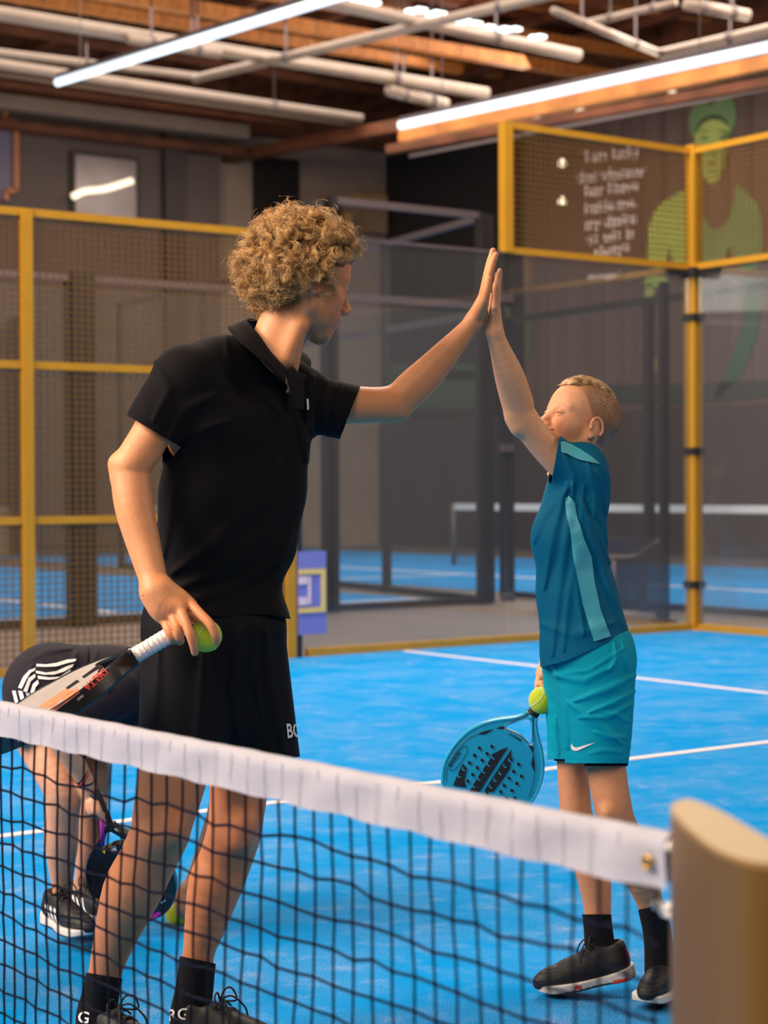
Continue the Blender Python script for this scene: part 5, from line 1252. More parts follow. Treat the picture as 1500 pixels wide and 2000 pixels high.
while len(curves) < 5200:                            # clipped stubble of the sides and back
    d = np.array([rl.gauss(0, 1), rl.gauss(0, 1), rl.gauss(0, 1)]); d /= np.linalg.norm(d); p = np.array([-0.012, 0, 0.036])+d*np.array([0.0945, 0.0745, 0.0815])
    z0 = np.interp(p[0], [-0.11, -0.03, 0.0, 0.02, 0.045, 0.06], [-0.062, -0.045, 0.004, 0.020, 0.057, 0.072])
    if p[2] < z0+0.004 or p[0] > 0.050-0.02*rl.random(): continue
    nr = d/np.array([0.0945, 0.0745, 0.0815]); nr /= np.linalg.norm(nr); L_ = 0.0022+0.0022*(p[2] > 0.05)
    q_ = p-nr*0.0006; v_ = nr*0.7+np.array([-0.55, 0, -0.35]); v_ /= np.linalg.norm(v_)
    curves.append(o+(np.array([q_, q_+v_*L_*0.5, q_+v_*L_])*k)@R.T)
strands('stubble', curves, hair_mat('clipped_hair', (0.16, 0.085, 0.04), (0.36, 0.21, 0.11), 0.5), boy, 0.00034, 'clipped brown side hair')
# shirt
s = shirt_sdf_b
V, Q = nets(s, 0.0036)
V, Q = cut(V, Q, lambda P: (lambda x, y: (y-np.interp(x, [1030, 1062, 1110, 1160, 1200, 1226, 1240], [1303, 1303, 1290, 1268, 1250, 1240, 1238]))/F*4)(*pxy(P)))
f1 = line_side((1092, 858), (1076, 945), (1140, 920)); V, Q = cut(V, Q, lambda P: np.where((pxy(P)[0] < 1110) & (pxy(P)[1] < 955) & (P[:, 2] > -4.30), np.minimum(f1(P), trunk_b(P)-0.004), -1.0))
f3 = P3(0, 1040, 4.45)[1]; V, Q = cut(V, Q, lambda P: np.where(P[:, 2] < -4.40, np.minimum(f3-P[:, 1], trunk_b(P)-0.004), -1.0))
T1 = np.array([0.0, 0.105, 0.205]); T2 = np.array([0.05, 0.36, 0.46])
def inpoly(x, y, poly):
    r = np.zeros(len(x), bool); n = len(poly)
    for i in range(n):
        x0, y0 = poly[i]; x1, y1 = poly[i-1]
        m_ = ((y0 > y) != (y1 > y)) & (x < (x1-x0)*(y-y0)/(y1-y0+1e-9)+x0); r ^= m_
    return r
def shirt_c(P):
    x, y = pxy(P); c = np.tile(T1, (len(P), 1)); near = P[:, 2] > -4.30
    st = inpoly(x, y, [(1102, 955), (1120, 990), (1136, 1045), (1150, 1080), (1158, 1120), (1166, 1180), (1186, 1244), (1160, 1256), (1148, 1210), (1128, 1130), (1112, 1050)])
    sh = inpoly(x, y, [(1080, 862), (1100, 862), (1135, 880), (1170, 905), (1172, 910), (1130, 900), (1105, 886), (1092, 890), (1080, 880)])
    return c
bs = sculpt('sports_shirt', V, Q, M['silky'], boy, colfn=shirt_c, thick=0.002)
M['panel_teal'] = mat('panel_teal', tuple(T2), 0.55, sheen=0.1, bump=0.15, bscale=500)
tree = bvh(V, Q)
for nm, pts, lb in (('side_panel', [(1102, 972), (1112, 968), (1122, 982), (1128, 1010), (1138, 1047), (1155, 1088), (1160, 1134), (1173, 1193), (1192, 1243), (1160, 1253), (1148, 1215), (1137, 1180), (1121, 1093), (1110, 1020)], 'lighter teal side panel'), ('shoulder_panel', [(1094, 864), (1102, 863), (1118, 870), (1136, 880), (1156, 893), (1171, 906), (1150, 903), (1128, 897), (1108, 888), (1096, 882)], 'light teal shoulder panel')):
    p_ = np.array(pts, float); decal(nm, p_, [list(range(len(p_)))], tree, M['panel_teal'], bs, 0.0036, lb, 7)
# shorts
s = SDF()
s.pc([(1152, 1255, 4.23, 78), (1148, 1262, 4.36, 76)], 0.04)
s.pc([(1162, 1300, 4.22, 80), (1166, 1430, 4.215, 68), (1165, 1500, 4.21, 60)], 0.04); s.pc([(1135, 1310, 4.36, 76), (1124, 1430, 4.37, 56), (1120, 1500, 4.37, 52)], 0.04)
for pts, w, h in (([(1080, 1300), (1100, 1380), (1108, 1460)], 9, .006), ([(1200, 1255), (1205, 1285), (1190, 1310)], 5, .006), ([(1215, 1250), (1222, 1280), (1225, 1310)], 4, .005), ([(1240, 1320), (1190, 1345), (1120, 1370)], 8, .006), ([(1240, 1350), (1200, 1372), (1150, 1392)], 6, .006),
                  ([(1235, 1375), (1190, 1400), (1130, 1402)], 6, .006), ([(1110, 1372), (1160, 1410), (1215, 1452)], 8, .006), ([(1230, 1410), (1200, 1395), (1170, 1390)], 5, .004), ([(1080, 1320), (1140, 1330), (1200, 1300)], 8, .005), ([(1222, 1440), (1190, 1440), (1160, 1430)], 6, .004), ([(1085, 1400), (1083, 1440), (1090, 1475)], 7, .005),
                  ([(1060, 1310), (1090, 1316), (1150, 1310), (1225, 1262)], 5, .003), ([(1215, 1470), (1180, 1466), (1150, 1472)], 5, .003)):
    s.fold(pts, w, h)
V, Q = nets(s, 0.0034)
V, Q = cut(V, Q, lambda P: (lambda x, y: (np.interp(x, [1040, 1060, 1110, 1160, 1226, 1250], [1292, 1288, 1276, 1256, 1232, 1228])-y)/F*4)(*pxy(P)))
V, Q = cut(V, Q, lambda P: np.where(P[:, 2] > -4.30, (pxy(P)[1]-1491)/F*4, (pxy(P)[1]-1483)/F*4))
sho = sculpt('shorts', V, Q, M['silky'], boy, cols=np.tile(np.array([0.0, 0.30, 0.42]), (len(V), 1)), thick=0.002, label='bright teal shorts with a white tick mark')
tree = bvh(V, Q)
def dec(nm, pts, m, parent, tr, label=None, eps=0.0015, sub=1, smth=0):
    p = smoothpoly(pts, smth) if smth else np.array(pts, float)
    return decal(nm, p, [list(range(len(p)))], tr, m, parent, eps, label, sub)
dec('tick_mark', [(1117, 1452), (1115.5, 1458), (1117, 1463), (1122, 1466.5), (1129, 1466), (1140, 1461), (1161, 1451), (1162, 1450.4), (1150, 1453), (1135, 1458), (1127, 1460), (1121.5, 1459), (1118.5, 1455.5)], M['print_white'], sho, tree, 'white curved tick', 0.0018)
s = SDF().pc([(1184, 1420, 4.22, 46), (1184, 1500, 4.22, 42)], 0.02).pc([(1120, 1420, 4.37, 40), (1118, 1490, 4.37, 36)], 0.02); V, Q = nets(s, 0.004)
V, Q = cut(V, Q, lambda P: np.where(P[:, 2] > -4.30, (pxy(P)[1]-1496)/F*4, (pxy(P)[1]-1486)/F*4)); sculpt('under_shorts', V, Q, M['cloth'], boy, cols=np.tile(np.array([0.008, 0.008, 0.01]), (len(V), 1)), label='black tights under the shorts')
# socks and shoes
sock(boy, [(1165, 1780, 4.38, 29), (1167, 1800, 4.38, 28), (1172, 1850, 4.38, 30), (1178, 1885, 4.38, 34)], (0.008, 0.008, 0.009), lambda P: (1786-pxy(P)[1])/F*4)
sock(boy, [(1272, 1765, 4.29, 28), (1285, 1830, 4.31, 28), (1290, 1910, 4.32, 31)], (0.008, 0.008, 0.009), line_side((1255, 1775), (1310, 1760), (1290, 1850)))
WS = (0.60, 0.56, 0.53)
def foot_at(toe, heel, D, tilt, k):                 # frame from a toe point on the ground and a heel point
    a = P3(*heel, D[1]); b = P3(*toe, D[0]); Zw = R3.T@np.array([0, 0, 1.0])
    fx = (b-a)/np.linalg.norm(b-a); z = Zw-fx*(Zw@fx); z /= np.linalg.norm(z); return a, np.stack([fx, np.cross(z, fx), z], 1)
shoe(boy, foot_at((1046, 1943), (1240, 1908), (4.36, 4.36), 0, 0.84), 0.845, 'shoe', 'black shoe with white and red sole, heel lifted', (0.014, 0.013, 0.013), WS, (0.62, 0.05, 0.02))
shoe(boy, foot_at((1262, 1962), (1330, 1925), (4.22, 4.40), 0, 0.84), 0.845, 'shoe', 'black shoe half hidden behind the net post', (0.014, 0.013, 0.013), WS, (0.62, 0.05, 0.02))
# racket of the boy
M['rk_teal'] = mat('racket_teal', srgb(8, 140, 182), 0.4, 0, 0.03, 10); M['rk_teal2'] = mat('racket_teal_frame', srgb(40, 160, 200), 0.35, 0, 0, coat=0.2); M['rk_ink'] = mat('racket_ink', srgb(14, 10, 18), 0.45)
ax = (P3(958, 1520, 4.40)-P3(1020, 1425, 4.40)); ax[2] -= 0.015; ax /= np.linalg.norm(ax); kb = 0.89
hole = P3(1020, 1425, 4.395); butt = hole-ax*0.165*kb
rb, T = padel('boy', butt, butt+ax, np.array([0.80, -0.52, 0.10]), kb, M['rk_teal'], M['rk_teal2'], 'teal padel racket with black stripes and drill holes held behind the boy')
# which side faces the camera
zs = 1 if (R3.T@(T(0, .3, .018)-T(0, .3, 0)))[2] > 0 else -1
zf = zs*0.0172
def tohere(x, y):                                    # picture point to racket plane coordinates
    o = R3.T@(T(0, 0, zf)-CAM); ux = R3.T@(T(1, 0, zf)-T(0, 0, zf)); uy = R3.T@(T(0, 1, zf)-T(0, 0, zf)); d = P3(x, y, 1.0)
    A_ = np.stack([ux, uy, -d], 1); r = np.linalg.solve(A_, -o); return r[0], r[1]
cr = lambda x, y: tohere(850+x/6.522, 1320+y/6.522)
for nm, pts in (('stripe', [(930, 905), (860, 930), (720, 1000), (700, 1060), (560, 1260), (430, 1480), (560, 1480), (720, 1230), (860, 1010)]), ('stripe', [(972, 935), (900, 1040), (760, 1250), (620, 1470), (740, 1480), (880, 1290), (950, 1180), (965, 1080)]), ('stripe', [(355, 1115), (320, 1180), (240, 1360), (230, 1400), (390, 1420), (375, 1330), (390, 1240), (402, 1190)]),
                ('edge_mark', [(520, 748), (600, 715), (750, 672), (700, 710), (630, 745)]), ('edge_mark', [(770, 668), (872, 634), (870, 682)]), ('edge_mark', [(1190, 885), (1248, 890), (1248, 985)]), ('edge_mark', [(1250, 990), (1222, 1130), (1262, 1230), (1268, 1120)])):
    rk_poly(T, [cr(*p) for p in pts], zf+zs*0.0008, nm, M['rk_ink'], rb)
q = MB(); q2 = MB()
def disc(q, c, z, r, n=14):
    kk = len(q.V); q.V += [T(c[0]+r*math.cos(a), c[1]+r*math.sin(a), z) for a in np.linspace(0, 2*math.pi, n, endpoint=False)]; q.F.append([kk+i for i in range(n)] if zs > 0 else [kk+i for i in range(n)][::-1])
hc_ = [(560, 925), (718, 905), (497, 1018), (657, 995), (432, 1112), (595, 1080), (372, 1180), (532, 1175), (312, 1265), (475, 1262), (412, 1345), (748, 1035), (686, 1123), (626, 1212), (565, 1302), (500, 1395), (960, 1065), (897, 1140), (835, 1230), (773, 1320), (715, 1402), (1058, 1130), (995, 1222), (935, 1308), (873, 1400), (1095, 1282), (1035, 1375), (973, 1465), (655, 1500), (830, 1480), (905, 1560), (1010, 1560)]
for c in hc_:
    p = cr(*c); disc(q, p, zf+zs*0.0012, 0.0058); 
    kk = len(q2.V); n = 14
    for i, a in enumerate(np.linspace(math.pi*0.15, math.pi*1.05, 8)):
        for r in (0.0040, 0.0062): q2.V.append(T(p[0]+r*math.cos(a), p[1]+r*math.sin(a), zf+zs*0.0014))
    q2.F += [[kk+2*i, kk+2*i+1, kk+2*i+3, kk+2*i+2] for i in range(7)]
q.out('drill_holes', M['rk_ink'], rb, kind='stuff'); q2.out('hole_rims', M['rk_teal2'], rb, kind='stuff')
def rline(pts, w, nm): 
    q = MB(); q.tube([T(*cr(*p), zf+zs*0.0004) for p in pts], w, 5, False).out(nm, M['rk_ink'], rb)
rline(smoothline([(905, 645), (930, 610), (1060, 550), (1200, 484), (1245, 495), (1245, 700), (1238, 820), (1200, 858), (1160, 840), (1060, 750), (960, 705), (910, 680), (905, 645)], 3), 0.0009, 'outline')
rline([(180, 1150), (190, 1205), (240, 1200), (330, 1100), (410, 960), (400, 900), (360, 890), (290, 960), (200, 1110), (180, 1150)], 0.0006, 'outline')
rline(smoothline([(135, 1350), (150, 1180), (260, 960), (400, 810), (520, 750)], 3), 0.0006, 'outline'); rline(smoothline([(1200, 880), (1245, 1000), (1265, 1200), (1235, 1400), (1190, 1540)], 3), 0.0006, 'outline')
def rtext(txt, at, t, h, bold=0.01):
    G, Fs = text_poly(txt, bold); P = put2(G, at, t, h); mesh_obj('lettering', [T(*cr(*p), zf+zs*0.0010) for p in P], Fs, M['rk_ink'], rb)
rtext('SYOUX', (208, 1165), (165, -240), 46, 0.03); rtext('EXTREME', (935, 752), (180, 100), 30, 0.02)
ball(1059, 1368, 4.37, 'bright yellow tennis ball held over the racket of the boy', 1.1)
# ------------------------------------------------------------------ marks on the man's racket, his ball
def obj_bvh(obs):
    V = []; Q = []; n = 0
    for o in obs:
        b = rootbase(o); v = np.array([x.co[:] for x in o.data.vertices])+b; V.append((v-CAM)@R3)
        for p in o.data.polygons: Q.append([n+i for i in p.vertices])
        n += len(v)
    V = np.concatenate(V); return BVHTree.FromPolygons([Vector(v) for v in V], Q)
rt_ = obj_bvh([c for c in rk.children if c.type == 'MESH' and c.name.split('.')[0] in ('frame', 'face', 'throat_rim')])
G, Fs = text_poly('DELTA', 0.04); t_ = np.array([-40, 36.0]); w = G[:, 0].max(); G[:, 0] *= 56/14/w
decal('lettering', put2(G, (203, 1304), t_, 14), Fs, rt_, M['red'], rk, 0.001, 'red letters on the edge')
G, Fs = text_poly('PRO', 0.01); decal('lettering', put2(G, (160, 1356), t_, 5), Fs, rt_, M['print_white'], rk, 0.001)
def dec2(nm, pts, m, par, tr, lb=None): return decal(nm, np.array(pts, float), [list(range(len(pts)))], tr, m, par, 0.001, lb, 1)
dec2('stripe', [(128, 1345), (76, 1380), (92, 1384), (146, 1350)], M['orange_print'], rk, rt_, 'orange stripe')
dec2('stripe', [(150, 1342), (96, 1384), (108, 1388), (156, 1352)], M['orange_print'], rk, rt_, 'orange stripe')
dec2('stripe', [(190, 1300), (160, 1322), (164, 1325), (196, 1303)], M['rk_black'], rk, rt_); dec2('stripe', [(150, 1328), (128, 1344), (132, 1347), (156, 1331)], M['rk_black'], rk, rt_)
ball(402, 1242, 3.685, 'yellow tennis ball held by the fingers of the man', 0.3)
# ------------------------------------------------------------------ the player bending down behind
kid = empty('person', ray_z(150, 1832, 0.0), 'player in black sports kit with white stripes bending down behind the net', 'person')
kf = headframe(415, 1420, 4.98, math.radians(10), math.radians(-60), True, 0, 0.92)
s = SDF(); head_ops(s, kf, kid=0.6)
s.pc([(385, 1395, 4.98, 34), (340, 1360, 5.0, 40)], 0.02)
s.pc([(95, 1345, 4.93, 62), (100, 1355, 5.08, 62)], 0.04); s.pc([(110, 1335, 5.0, 66), (230, 1335, 5.0, 64), (325, 1355, 5.0, 56)], 0.04)
# near leg, far leg
s.pc([(88, 1360, 4.93, 66), (78, 1430, 4.91, 52), (105, 1500, 4.86, 42), (122, 1548, 4.84, 36), (121, 1600, 4.86, 33), (120, 1645, 4.88, 33), (120, 1690, 4.90, 26), (121, 1735, 4.92, 20), (118, 1775, 4.93, 22)], 0.02)
s.pc([(125, 1370, 5.08, 60), (165, 1450, 5.05, 42), (180, 1510, 5.0, 35), (181, 1570, 5.0, 29), (178, 1640, 5.03, 28), (168, 1700, 5.06, 21), (160, 1745, 5.08, 19), (160, 1775, 5.08, 22)], 0.02)
# near arm with racket
s.pc([(215, 1355, 4.86, 36), (140, 1400, 4.78, 28), (106, 1424, 4.75, 25), (130, 1462, 4.76, 24), (158, 1510, 4.79, 18), (168, 1528, 4.80, 15)], 0.014)
s.pc([(168, 1528, 4.80, 15), (174, 1550, 4.81, 15), (184, 1566, 4.82, 11)], 0.01); s.pc([(162, 1535, 4.82, 13), (172, 1566, 4.83, 12)], 0.01)
finger(s, [(184, 1560, 4.80, 8), (193, 1582, 4.79, 6.6), (200, 1600, 4.80, 6.2), (203, 1612, 4.81, 5.4)]); finger(s, [(180, 1566, 4.795, 8), (187, 1586, 4.79, 7), (200, 1590, 4.81, 6.2), (206, 1584, 4.83, 5.4)])
finger(s, [(174, 1568, 4.80, 8), (178, 1588, 4.80, 7), (192, 1596, 4.82, 6), (200, 1590, 4.84, 5.2)]); finger(s, [(168, 1566, 4.82, 7.4), (171, 1584, 4.82, 6.4), (184, 1592, 4.84, 5.4)]); finger(s, [(184, 1548, 4.83, 8), (198, 1556, 4.85, 7), (206, 1568, 4.85, 6)])
# far arm to the ball
s.pc([(330, 1385, 5.02, 34), (420, 1500, 5.04, 26), (432, 1560, 5.06, 23), (410, 1640, 5.08, 21), (378, 1715, 5.10, 14), (366, 1734, 5.10, 13)], 0.014)
s.pc([(366, 1734, 5.10, 13), (354, 1752, 5.10, 12)], 0.01)
finger(s, [(350, 1750, 5.075, 7), (346, 1768, 5.06, 6.2), (349, 1784, 5.055, 5.4)]); finger(s, [(356, 1756, 5.075, 7), (355, 1774, 5.06, 6.2), (357, 1790, 5.06, 5.4)]); finger(s, [(362, 1756, 5.08, 7), (364, 1774, 5.07, 6), (364, 1788, 5.08, 5)]); finger(s, [(366, 1752, 5.10, 6.6), (370, 1770, 5.10, 5.4), (368, 1784, 5.11, 4.8)])
finger(s, [(348, 1744, 5.12, 7), (336, 1758, 5.13, 6.2), (331, 1772, 5.125, 5.4)])
lo, hi = s.bounds(); hb = (P3(150, 1625, 4.8), P3(225, 1520, 4.8))
V, Q = nets(s, 0.0042)
def kid_cols(P):
    x, y = pxy(P); c = np.tile(np.array([0.60, 0.305, 0.185]), (len(P), 1)); f = P[:, 2] < -4.96; c[f & (y > 1400) & (x < 260)] *= 0.9; return c  # far leg slightly darker: its shade is put into the skin colour
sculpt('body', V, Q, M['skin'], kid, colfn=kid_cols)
eyes(kf, kid)
s = SDF(); s.frame(*kf); s.ell((-0.018, 0, 0.042), (0.10, 0.084, 0.088), 0.01); s.frame(); s.ops.append((lambda P: (lambda L: np.maximum(L[:, 0]-0.075, np.where(L[:, 0] > 0.02, 0.03-L[:, 2], -0.03-L[:, 2])))(local(kf, P)), None, None, 0, 'i'))
V, Q = nets(s, 0.004); sculpt('hair', V, Q, hair_mat('brown_hair', (0.03, 0.015, 0.008), (0.09, 0.05, 0.025)), kid)
# shorts: the part left of the seam, with the three stripes
s = SDF(); s.pc([(93, 1347, 4.91, 84), (98, 1352, 5.08, 84)], 0.04); s.pc([(105, 1338, 4.93, 78), (170, 1338, 4.95, 78)], 0.04); s.pc([(105, 1338, 5.06, 76), (170, 1338, 5.06, 78)], 0.04)
s.pc([(88, 1360, 4.90, 76), (62, 1445, 4.89, 55)], 0.03); s.pc([(130, 1380, 5.06, 66), (160, 1450, 5.06, 48)], 0.03)
for pts, w, h in (([(62, 1300), (52, 1330), (40, 1380)], 8, .006), ([(60, 1290), (90, 1272), (140, 1266)], 6, .004), ([(150, 1275), (140, 1300), (120, 1330)], 7, .005), ([(100, 1340), (80, 1370), (60, 1410)], 8, .005), ([(120, 1285), (128, 1310)], 6, .004)): s.fold(pts, w, h)
V, Q = nets(s, 0.0042); V, Q = cut(V, Q, line_side((166, 1250), (164, 1420)))if False else cut(V, Q, lambda P: (pxy(P)[0]-172)/F*4)
V, Q = cut(V, Q, lambda P: (pxy(P)[1]-np.interp(pxy(P)[0], [10, 30, 82, 120, 172, 220], [1440, 1460, 1442, 1430, 1432, 1440]))/F*4)
KB = np.array([0.020, 0.018, 0.026])
ks = sculpt('shorts', V, Q, M['cloth'], kid, cols=np.tile(KB, (len(V), 1)), thick=0.002, label='black shorts with three white side stripes')
tree = bvh(V, Q)
for pts in ([(72, 1297), (90, 1298), (110, 1295), (130, 1289), (149, 1287), (146, 1292), (130, 1296), (110, 1302), (90, 1303), (71, 1302)], [(70, 1310), (90, 1314), (110, 1311), (130, 1302), (144, 1297), (141, 1303), (125, 1312), (105, 1318), (85, 1318), (71, 1315)], [(73, 1320), (95, 1323), (118, 1322), (138, 1307), (136, 1315), (120, 1325), (95, 1328), (75, 1326)],
            [(70, 1304), (58, 1309), (46, 1322), (36, 1343), (43, 1345), (52, 1326), (60, 1314), (68, 1310)], [(68, 1316), (56, 1324), (46, 1350), (53, 1352), (60, 1331), (70, 1322)], [(74, 1328), (64, 1336), (59, 1353), (66, 1355), (70, 1342), (76, 1335)],
            [(24, 1349), (31, 1349), (37, 1374), (30, 1373)], [(36, 1349), (44, 1350), (51, 1376), (43, 1375)], [(50, 1352), (58, 1354), (64, 1378), (56, 1377)]):
    decal('stripe', np.array(pts, float), [list(range(len(pts)))], tree, M['print_white'], ks, 0.002, 'white stripe', 1)
# shirt
s = SDF(); s.pc([(150, 1336, 4.95, 76), (230, 1342, 4.97, 80), (330, 1362, 5.0, 66)], 0.04); s.pc([(150, 1336, 5.05, 76), (240, 1342, 5.05, 78)], 0.04)
s.pc([(228, 1352, 4.88, 50), (150, 1398, 4.79, 40), (118, 1412, 4.76, 36)], 0.02); s.pc([(330, 1385, 5.02, 46), (385, 1460, 5.03, 38)], 0.02)
for pts, w, h in (([(190, 1270), (180, 1300), (176, 1340)], 6, .004), ([(230, 1275), (225, 1310), (210, 1350)], 7, .005)): s.fold(pts, w, h)
V, Q = nets(s, 0.0042); V, Q = cut(V, Q, lambda P: np.where(P[:, 2] < -4.85, (164-pxy(P)[0])/F*4, (104-pxy(P)[0])/F*4)); V, Q = cut(V, Q, lambda P: np.where(P[:, 2] > -4.85, (pxy(P)[1]-1432)/F*4, -1.0))
sculpt('shirt', V, Q, M['cloth'], kid, cols=np.tile(KB, (len(V), 1)), thick=0.002)
a, b = P3(158, 1510, 4.79), P3(168, 1528, 4.80)
for i, (t, m_) in enumerate(((0.25, M['rubber']), (0.75, M['rubber']), (0.5, M['red']))):
    fringe_band(ring_around(a, b, t, 18.5*4.79/F, (0.45*(-1)**i, 0.2, 0), n=20), 0.0022, m_, kid, 'wristband', 'red and white wristband' if i == 2 else None)
KS = (0.016, 0.015, 0.017)
shoe(kid, foot_at((193, 1843), (92, 1800), (4.70, 4.93), 0, 0.84), 0.84, 'shoe', 'black shoe with three white stripes and white sole', KS, (0.62, 0.59, 0.58), None, stripes=True)
shoe(kid, foot_at((238, 1810), (140, 1782), (4.93, 5.12), 0, 0.84), 0.84, 'shoe', 'black shoe behind the racket', KS, (0.62, 0.59, 0.58), None, stripes=True)
sock(kid, [(120, 1745, 4.92, 22), (117, 1782, 4.93, 26)], (0.6, 0.58, 0.57), lambda P: (1762-pxy(P)[1])/F*4, 'short white sock')
hd = P3(197, 1578, 4.815); c_ = P3(259, 1722, 4.90); axk = (c_-hd)/np.linalg.norm(c_-hd)
kr, TK = padel('kid', hd-axk*0.05, hd+axk*0.2, np.array([0.88, 0.47, 0.25]), 0.90, M['rk_black'], M['rk_black'], 'black padel racket with purple and yellow marks held by the bending player')
tk = obj_bvh([c for c in kr.children if c.type == 'MESH' and c.name.split('.')[0] in ('frame', 'face', 'throat_rim')])
M['violet'] = mat('violet_print', srgb(170, 30, 160), 0.5); M['mustard'] = mat('mustard_print', srgb(205, 160, 40), 0.5)
for pts, m_ in (([(180, 1752), (192, 1756), (190, 1775), (184, 1768)], 'mustard'), ([(318, 1702), (332, 1690), (331, 1700), (316, 1712)], 'mustard'), ([(333, 1688), (338, 1690), (341, 1702), (335, 1700)], 'violet'), ([(286, 1794), (308, 1780), (316, 1782), (296, 1802)], 'violet'), ([(200, 1662), (222, 1640), (240, 1638), (222, 1645), (204, 1668)], 'mustard'), ([(314, 1762), (324, 1756), (322, 1760), (316, 1765)], 'print_white'), ([(216, 1655), (226, 1652), (228, 1662), (218, 1664)], 'print_white')):
    dec2('mark', pts, M[m_], kr, tk)
mk = MB().tube([W3(199, 1600, 4.79), W3(201, 1650, 4.84)], 0.006, 6).out('side_tape', M['violet'], kr, True)
ball(346, 1788, 5.10, 'tennis ball on the blue turf under the fingers of the bending player', 2.0)
# ------------------------------------------------------------------ the net in front
KN = 1.2                                          # the net stands a little behind the court's middle line
def npt(v, z, du=0.0):
    p = np.array([du, v, z], float); return CAM+(p-CAM)*KN
V0 = 0.128
def ntop(v): return 0.92-0.012*min(v, 5)/1.0*0.8 if v < 5 else 0.872
ne = empty('court_net', npt(V0, 0.5)*[1, 1, 0], 'black padel net with white headband across the foreground', 'net')
q = MB(); rng2 = random.Random(3); su = 0.0350; nrow = 24
v1 = 7.6; nc = int((v1-V0)/su)
def jit(i, j): 
    r = random.Random(i*977+j*31); return (r.random()-0.5)*0.005, (r.random()-0.5)*0.006*(1.6 if j < 3 else 1)
nodes = {}
zbot = CAM[2]+(0.0-CAM[2])/KN+0.004
for i in range(nc+1):
    v = V0+0.02+i*su
    for j in range(nrow+12):
        z = ntop(v)-0.047-0.006-j*su
        if z < zbot: break
        a, b = jit(i, j); sag = 0.006*math.sin(v*9+j*0.35)*math.exp(-j*0.08)
        nodes[i, j] = npt(v+a+0.004*math.sin(j*0.5+i*0.2), z+b-abs(sag)+(0.012 if j == 0 else 0), 0.006*math.sin(i*0.11+j*0.13))
for (i, j), p in nodes.items():
    r = 0.0021
    if (i, j+1) in nodes: q.tube([p, nodes[i, j+1]], r, 4, False)
    if j == 0: q.tube([p, p+[0, 0, 0.012]], r, 4, False)
    if (i+1, j) in nodes: q.tube([p, nodes[i+1, j]], r, 4, False)
    q.tube([p-[0, 0, 0.003], p, p+[0, 0, 0.003]], [0.0016, 0.0036, 0.0016], 5, False)
q.out('netting', mat('net_cord', srgb(12, 13, 30), 0.9, spec=0.1), ne, kind='stuff')
# headband: folded white tape with the netting showing through
m, t, b = _nt('headband_tape'); n_, l_ = t.nodes, t.links
a_ = n_.new('ShaderNodeAttribute'); a_.attribute_name = 'Col'
nz = n_.new('ShaderNodeTexNoise'); nz.inputs['Scale'].default_value = 130; tc = n_.new('ShaderNodeTexCoord'); l_.new(tc.outputs['Object'], nz.inputs['Vector'])
bp = n_.new('ShaderNodeBump'); bp.inputs['Strength'].default_value = 0.25; bp.inputs['Distance'].default_value = 0.003; l_.new(nz.outputs[0], bp.inputs['Height']); l_.new(bp.outputs[0], b.inputs['Normal'])
l_.new(a_.outputs[0], b.inputs['Base Color']); b.inputs['Roughness'].default_value = 0.75
Vb = []; Fb = []; Cb = []; N = 420; prof = [(0.010, -0.047), (0.010, -0.024), (0.009, -0.006), (0.004, -0.0008), (-0.003, -0.0008), (-0.009, -0.006), (-0.0095, -0.015), (-0.010, -0.026), (-0.0098, -0.036), (-0.0105, -0.047)]
for i in range(N+1):
    v = V0+(v1-V0)*(i/N)**1.35; tz = ntop(v)
    for k_, (du, dz) in enumerate(prof):
        w = 0.0012*math.sin(v*41+dz*80)+0.001*math.sin(v*97)
        Vb.append(npt(v, tz+dz+(0.0012*math.sin(v*55) if dz < -0.04 else 0), du+w))
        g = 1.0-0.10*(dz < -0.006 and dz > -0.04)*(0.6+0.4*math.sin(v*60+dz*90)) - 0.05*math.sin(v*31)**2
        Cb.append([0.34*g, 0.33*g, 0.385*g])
K = len(prof)
for i in range(N):
    for k_ in range(K-1): Fb.append([i*K+k_, i*K+k_+1, (i+1)*K+k_+1, (i+1)*K+k_])
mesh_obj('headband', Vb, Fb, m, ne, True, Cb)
q = MB()                                           # vertical stitches of netting pressed against the tape
for i in range(1, nc+1):
    v = V0+0.02+i*su; tz = ntop(v); q.tube([npt(v, tz-0.005, -0.0102), npt(v+0.001, tz-0.028, -0.0112), npt(v, tz-0.048, -0.0116)], 0.0006, 4, False)
q.out('stitching', mat('grey_thread', srgb(180, 176, 190), 0.8), ne, kind='stuff')
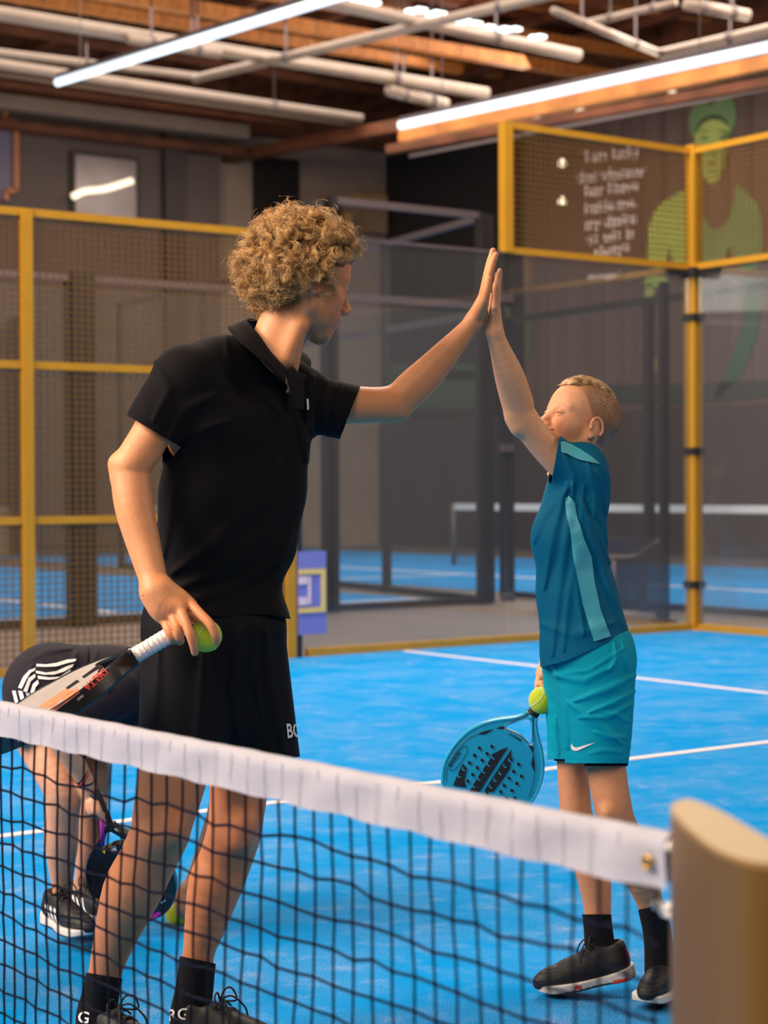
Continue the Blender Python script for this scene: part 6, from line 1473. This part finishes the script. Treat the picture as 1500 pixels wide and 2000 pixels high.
# side binding, eyelet, tie and cable
q = MB()
zz = [0.90, 0.80, 0.6, 0.4, 0.2]
q.bar(npt(V0-0.006, 0.905), npt(V0-0.012, 0.78), 0.010, 0.014).bar(npt(V0-0.012, 0.78), npt(V0-0.008, zbot+0.02), 0.012, 0.020)
q.out('side_binding', M['rubber'], ne)
p = npt(V0+0.018, 0.893, -0.013); q = MB(); R_ = 0.006
ring = [p+R_*np.array([0, math.cos(a)*0.9, math.sin(a)]) for a in np.linspace(0, 2*math.pi, 17)]
q.tube(ring, 0.0022, 6, False).out('eyelet', mat('brass', srgb(196, 150, 70), 0.35, 0.8), ne, True)
# post of the net: lens shaped section
zt = 0.912
outl = [(1309, 1570), (1313, 1562), (1330, 1556.5), (1352, 1558), (1400, 1577), (1450, 1605), (1500, 1635), (1545, 1664), (1562, 1680), (1556, 1690), (1530, 1693), (1500, 1690), (1462, 1684), (1430, 1674), (1390, 1656), (1350, 1626), (1328, 1606), (1312, 1586)]
pp = [ray_z(x, y, zt)[:2] for x, y in smoothpoly(outl, 4)]
cen = np.mean(pp, 0)
pe = empty('net_post', (cen[0], cen[1], 0), 'thick gold rounded net post in the right foreground', 'post')
inner = [cen+(np.array(p)-cen)*0.93 for p in pp]
q = MB(); q.prism(pp[::-1], 0.0, zt-0.003); o = q.out('shaft', mat('gold_satin', srgb(112, 76, 14), 0.42, 0.5), pe)
q = MB(); q.prism(inner[::-1], zt-0.004, zt).out('cap', mat('gold_cap', srgb(138, 112, 66), 0.5, 0.1), pe)
wide = [cen+(np.array(p)-cen)*1.35 for p in pp]; MB().prism(wide[::-1], 0.0, 0.012).out('foot_plate', M['gold'], pe)
q = MB(); a = npt(V0-0.004, 0.917); b_ = np.array([pp[0][0], pp[0][1], 0.872]); q.tube([a, (a+b_)/2, b_], 0.0042, 8).out('tension_cord', M['print_white'], ne, True)
a = W3(1283, 1768, 1.95); q = MB(); q.tube([a, W3(1296, 1776, 1.90), W3(1312, 1772, 1.82)], 0.006, 8).tube([W3(1296, 1784, 1.90), W3(1312, 1788, 1.82)], 0.004, 8).out('tie', M['white_rubber'], ne, True)
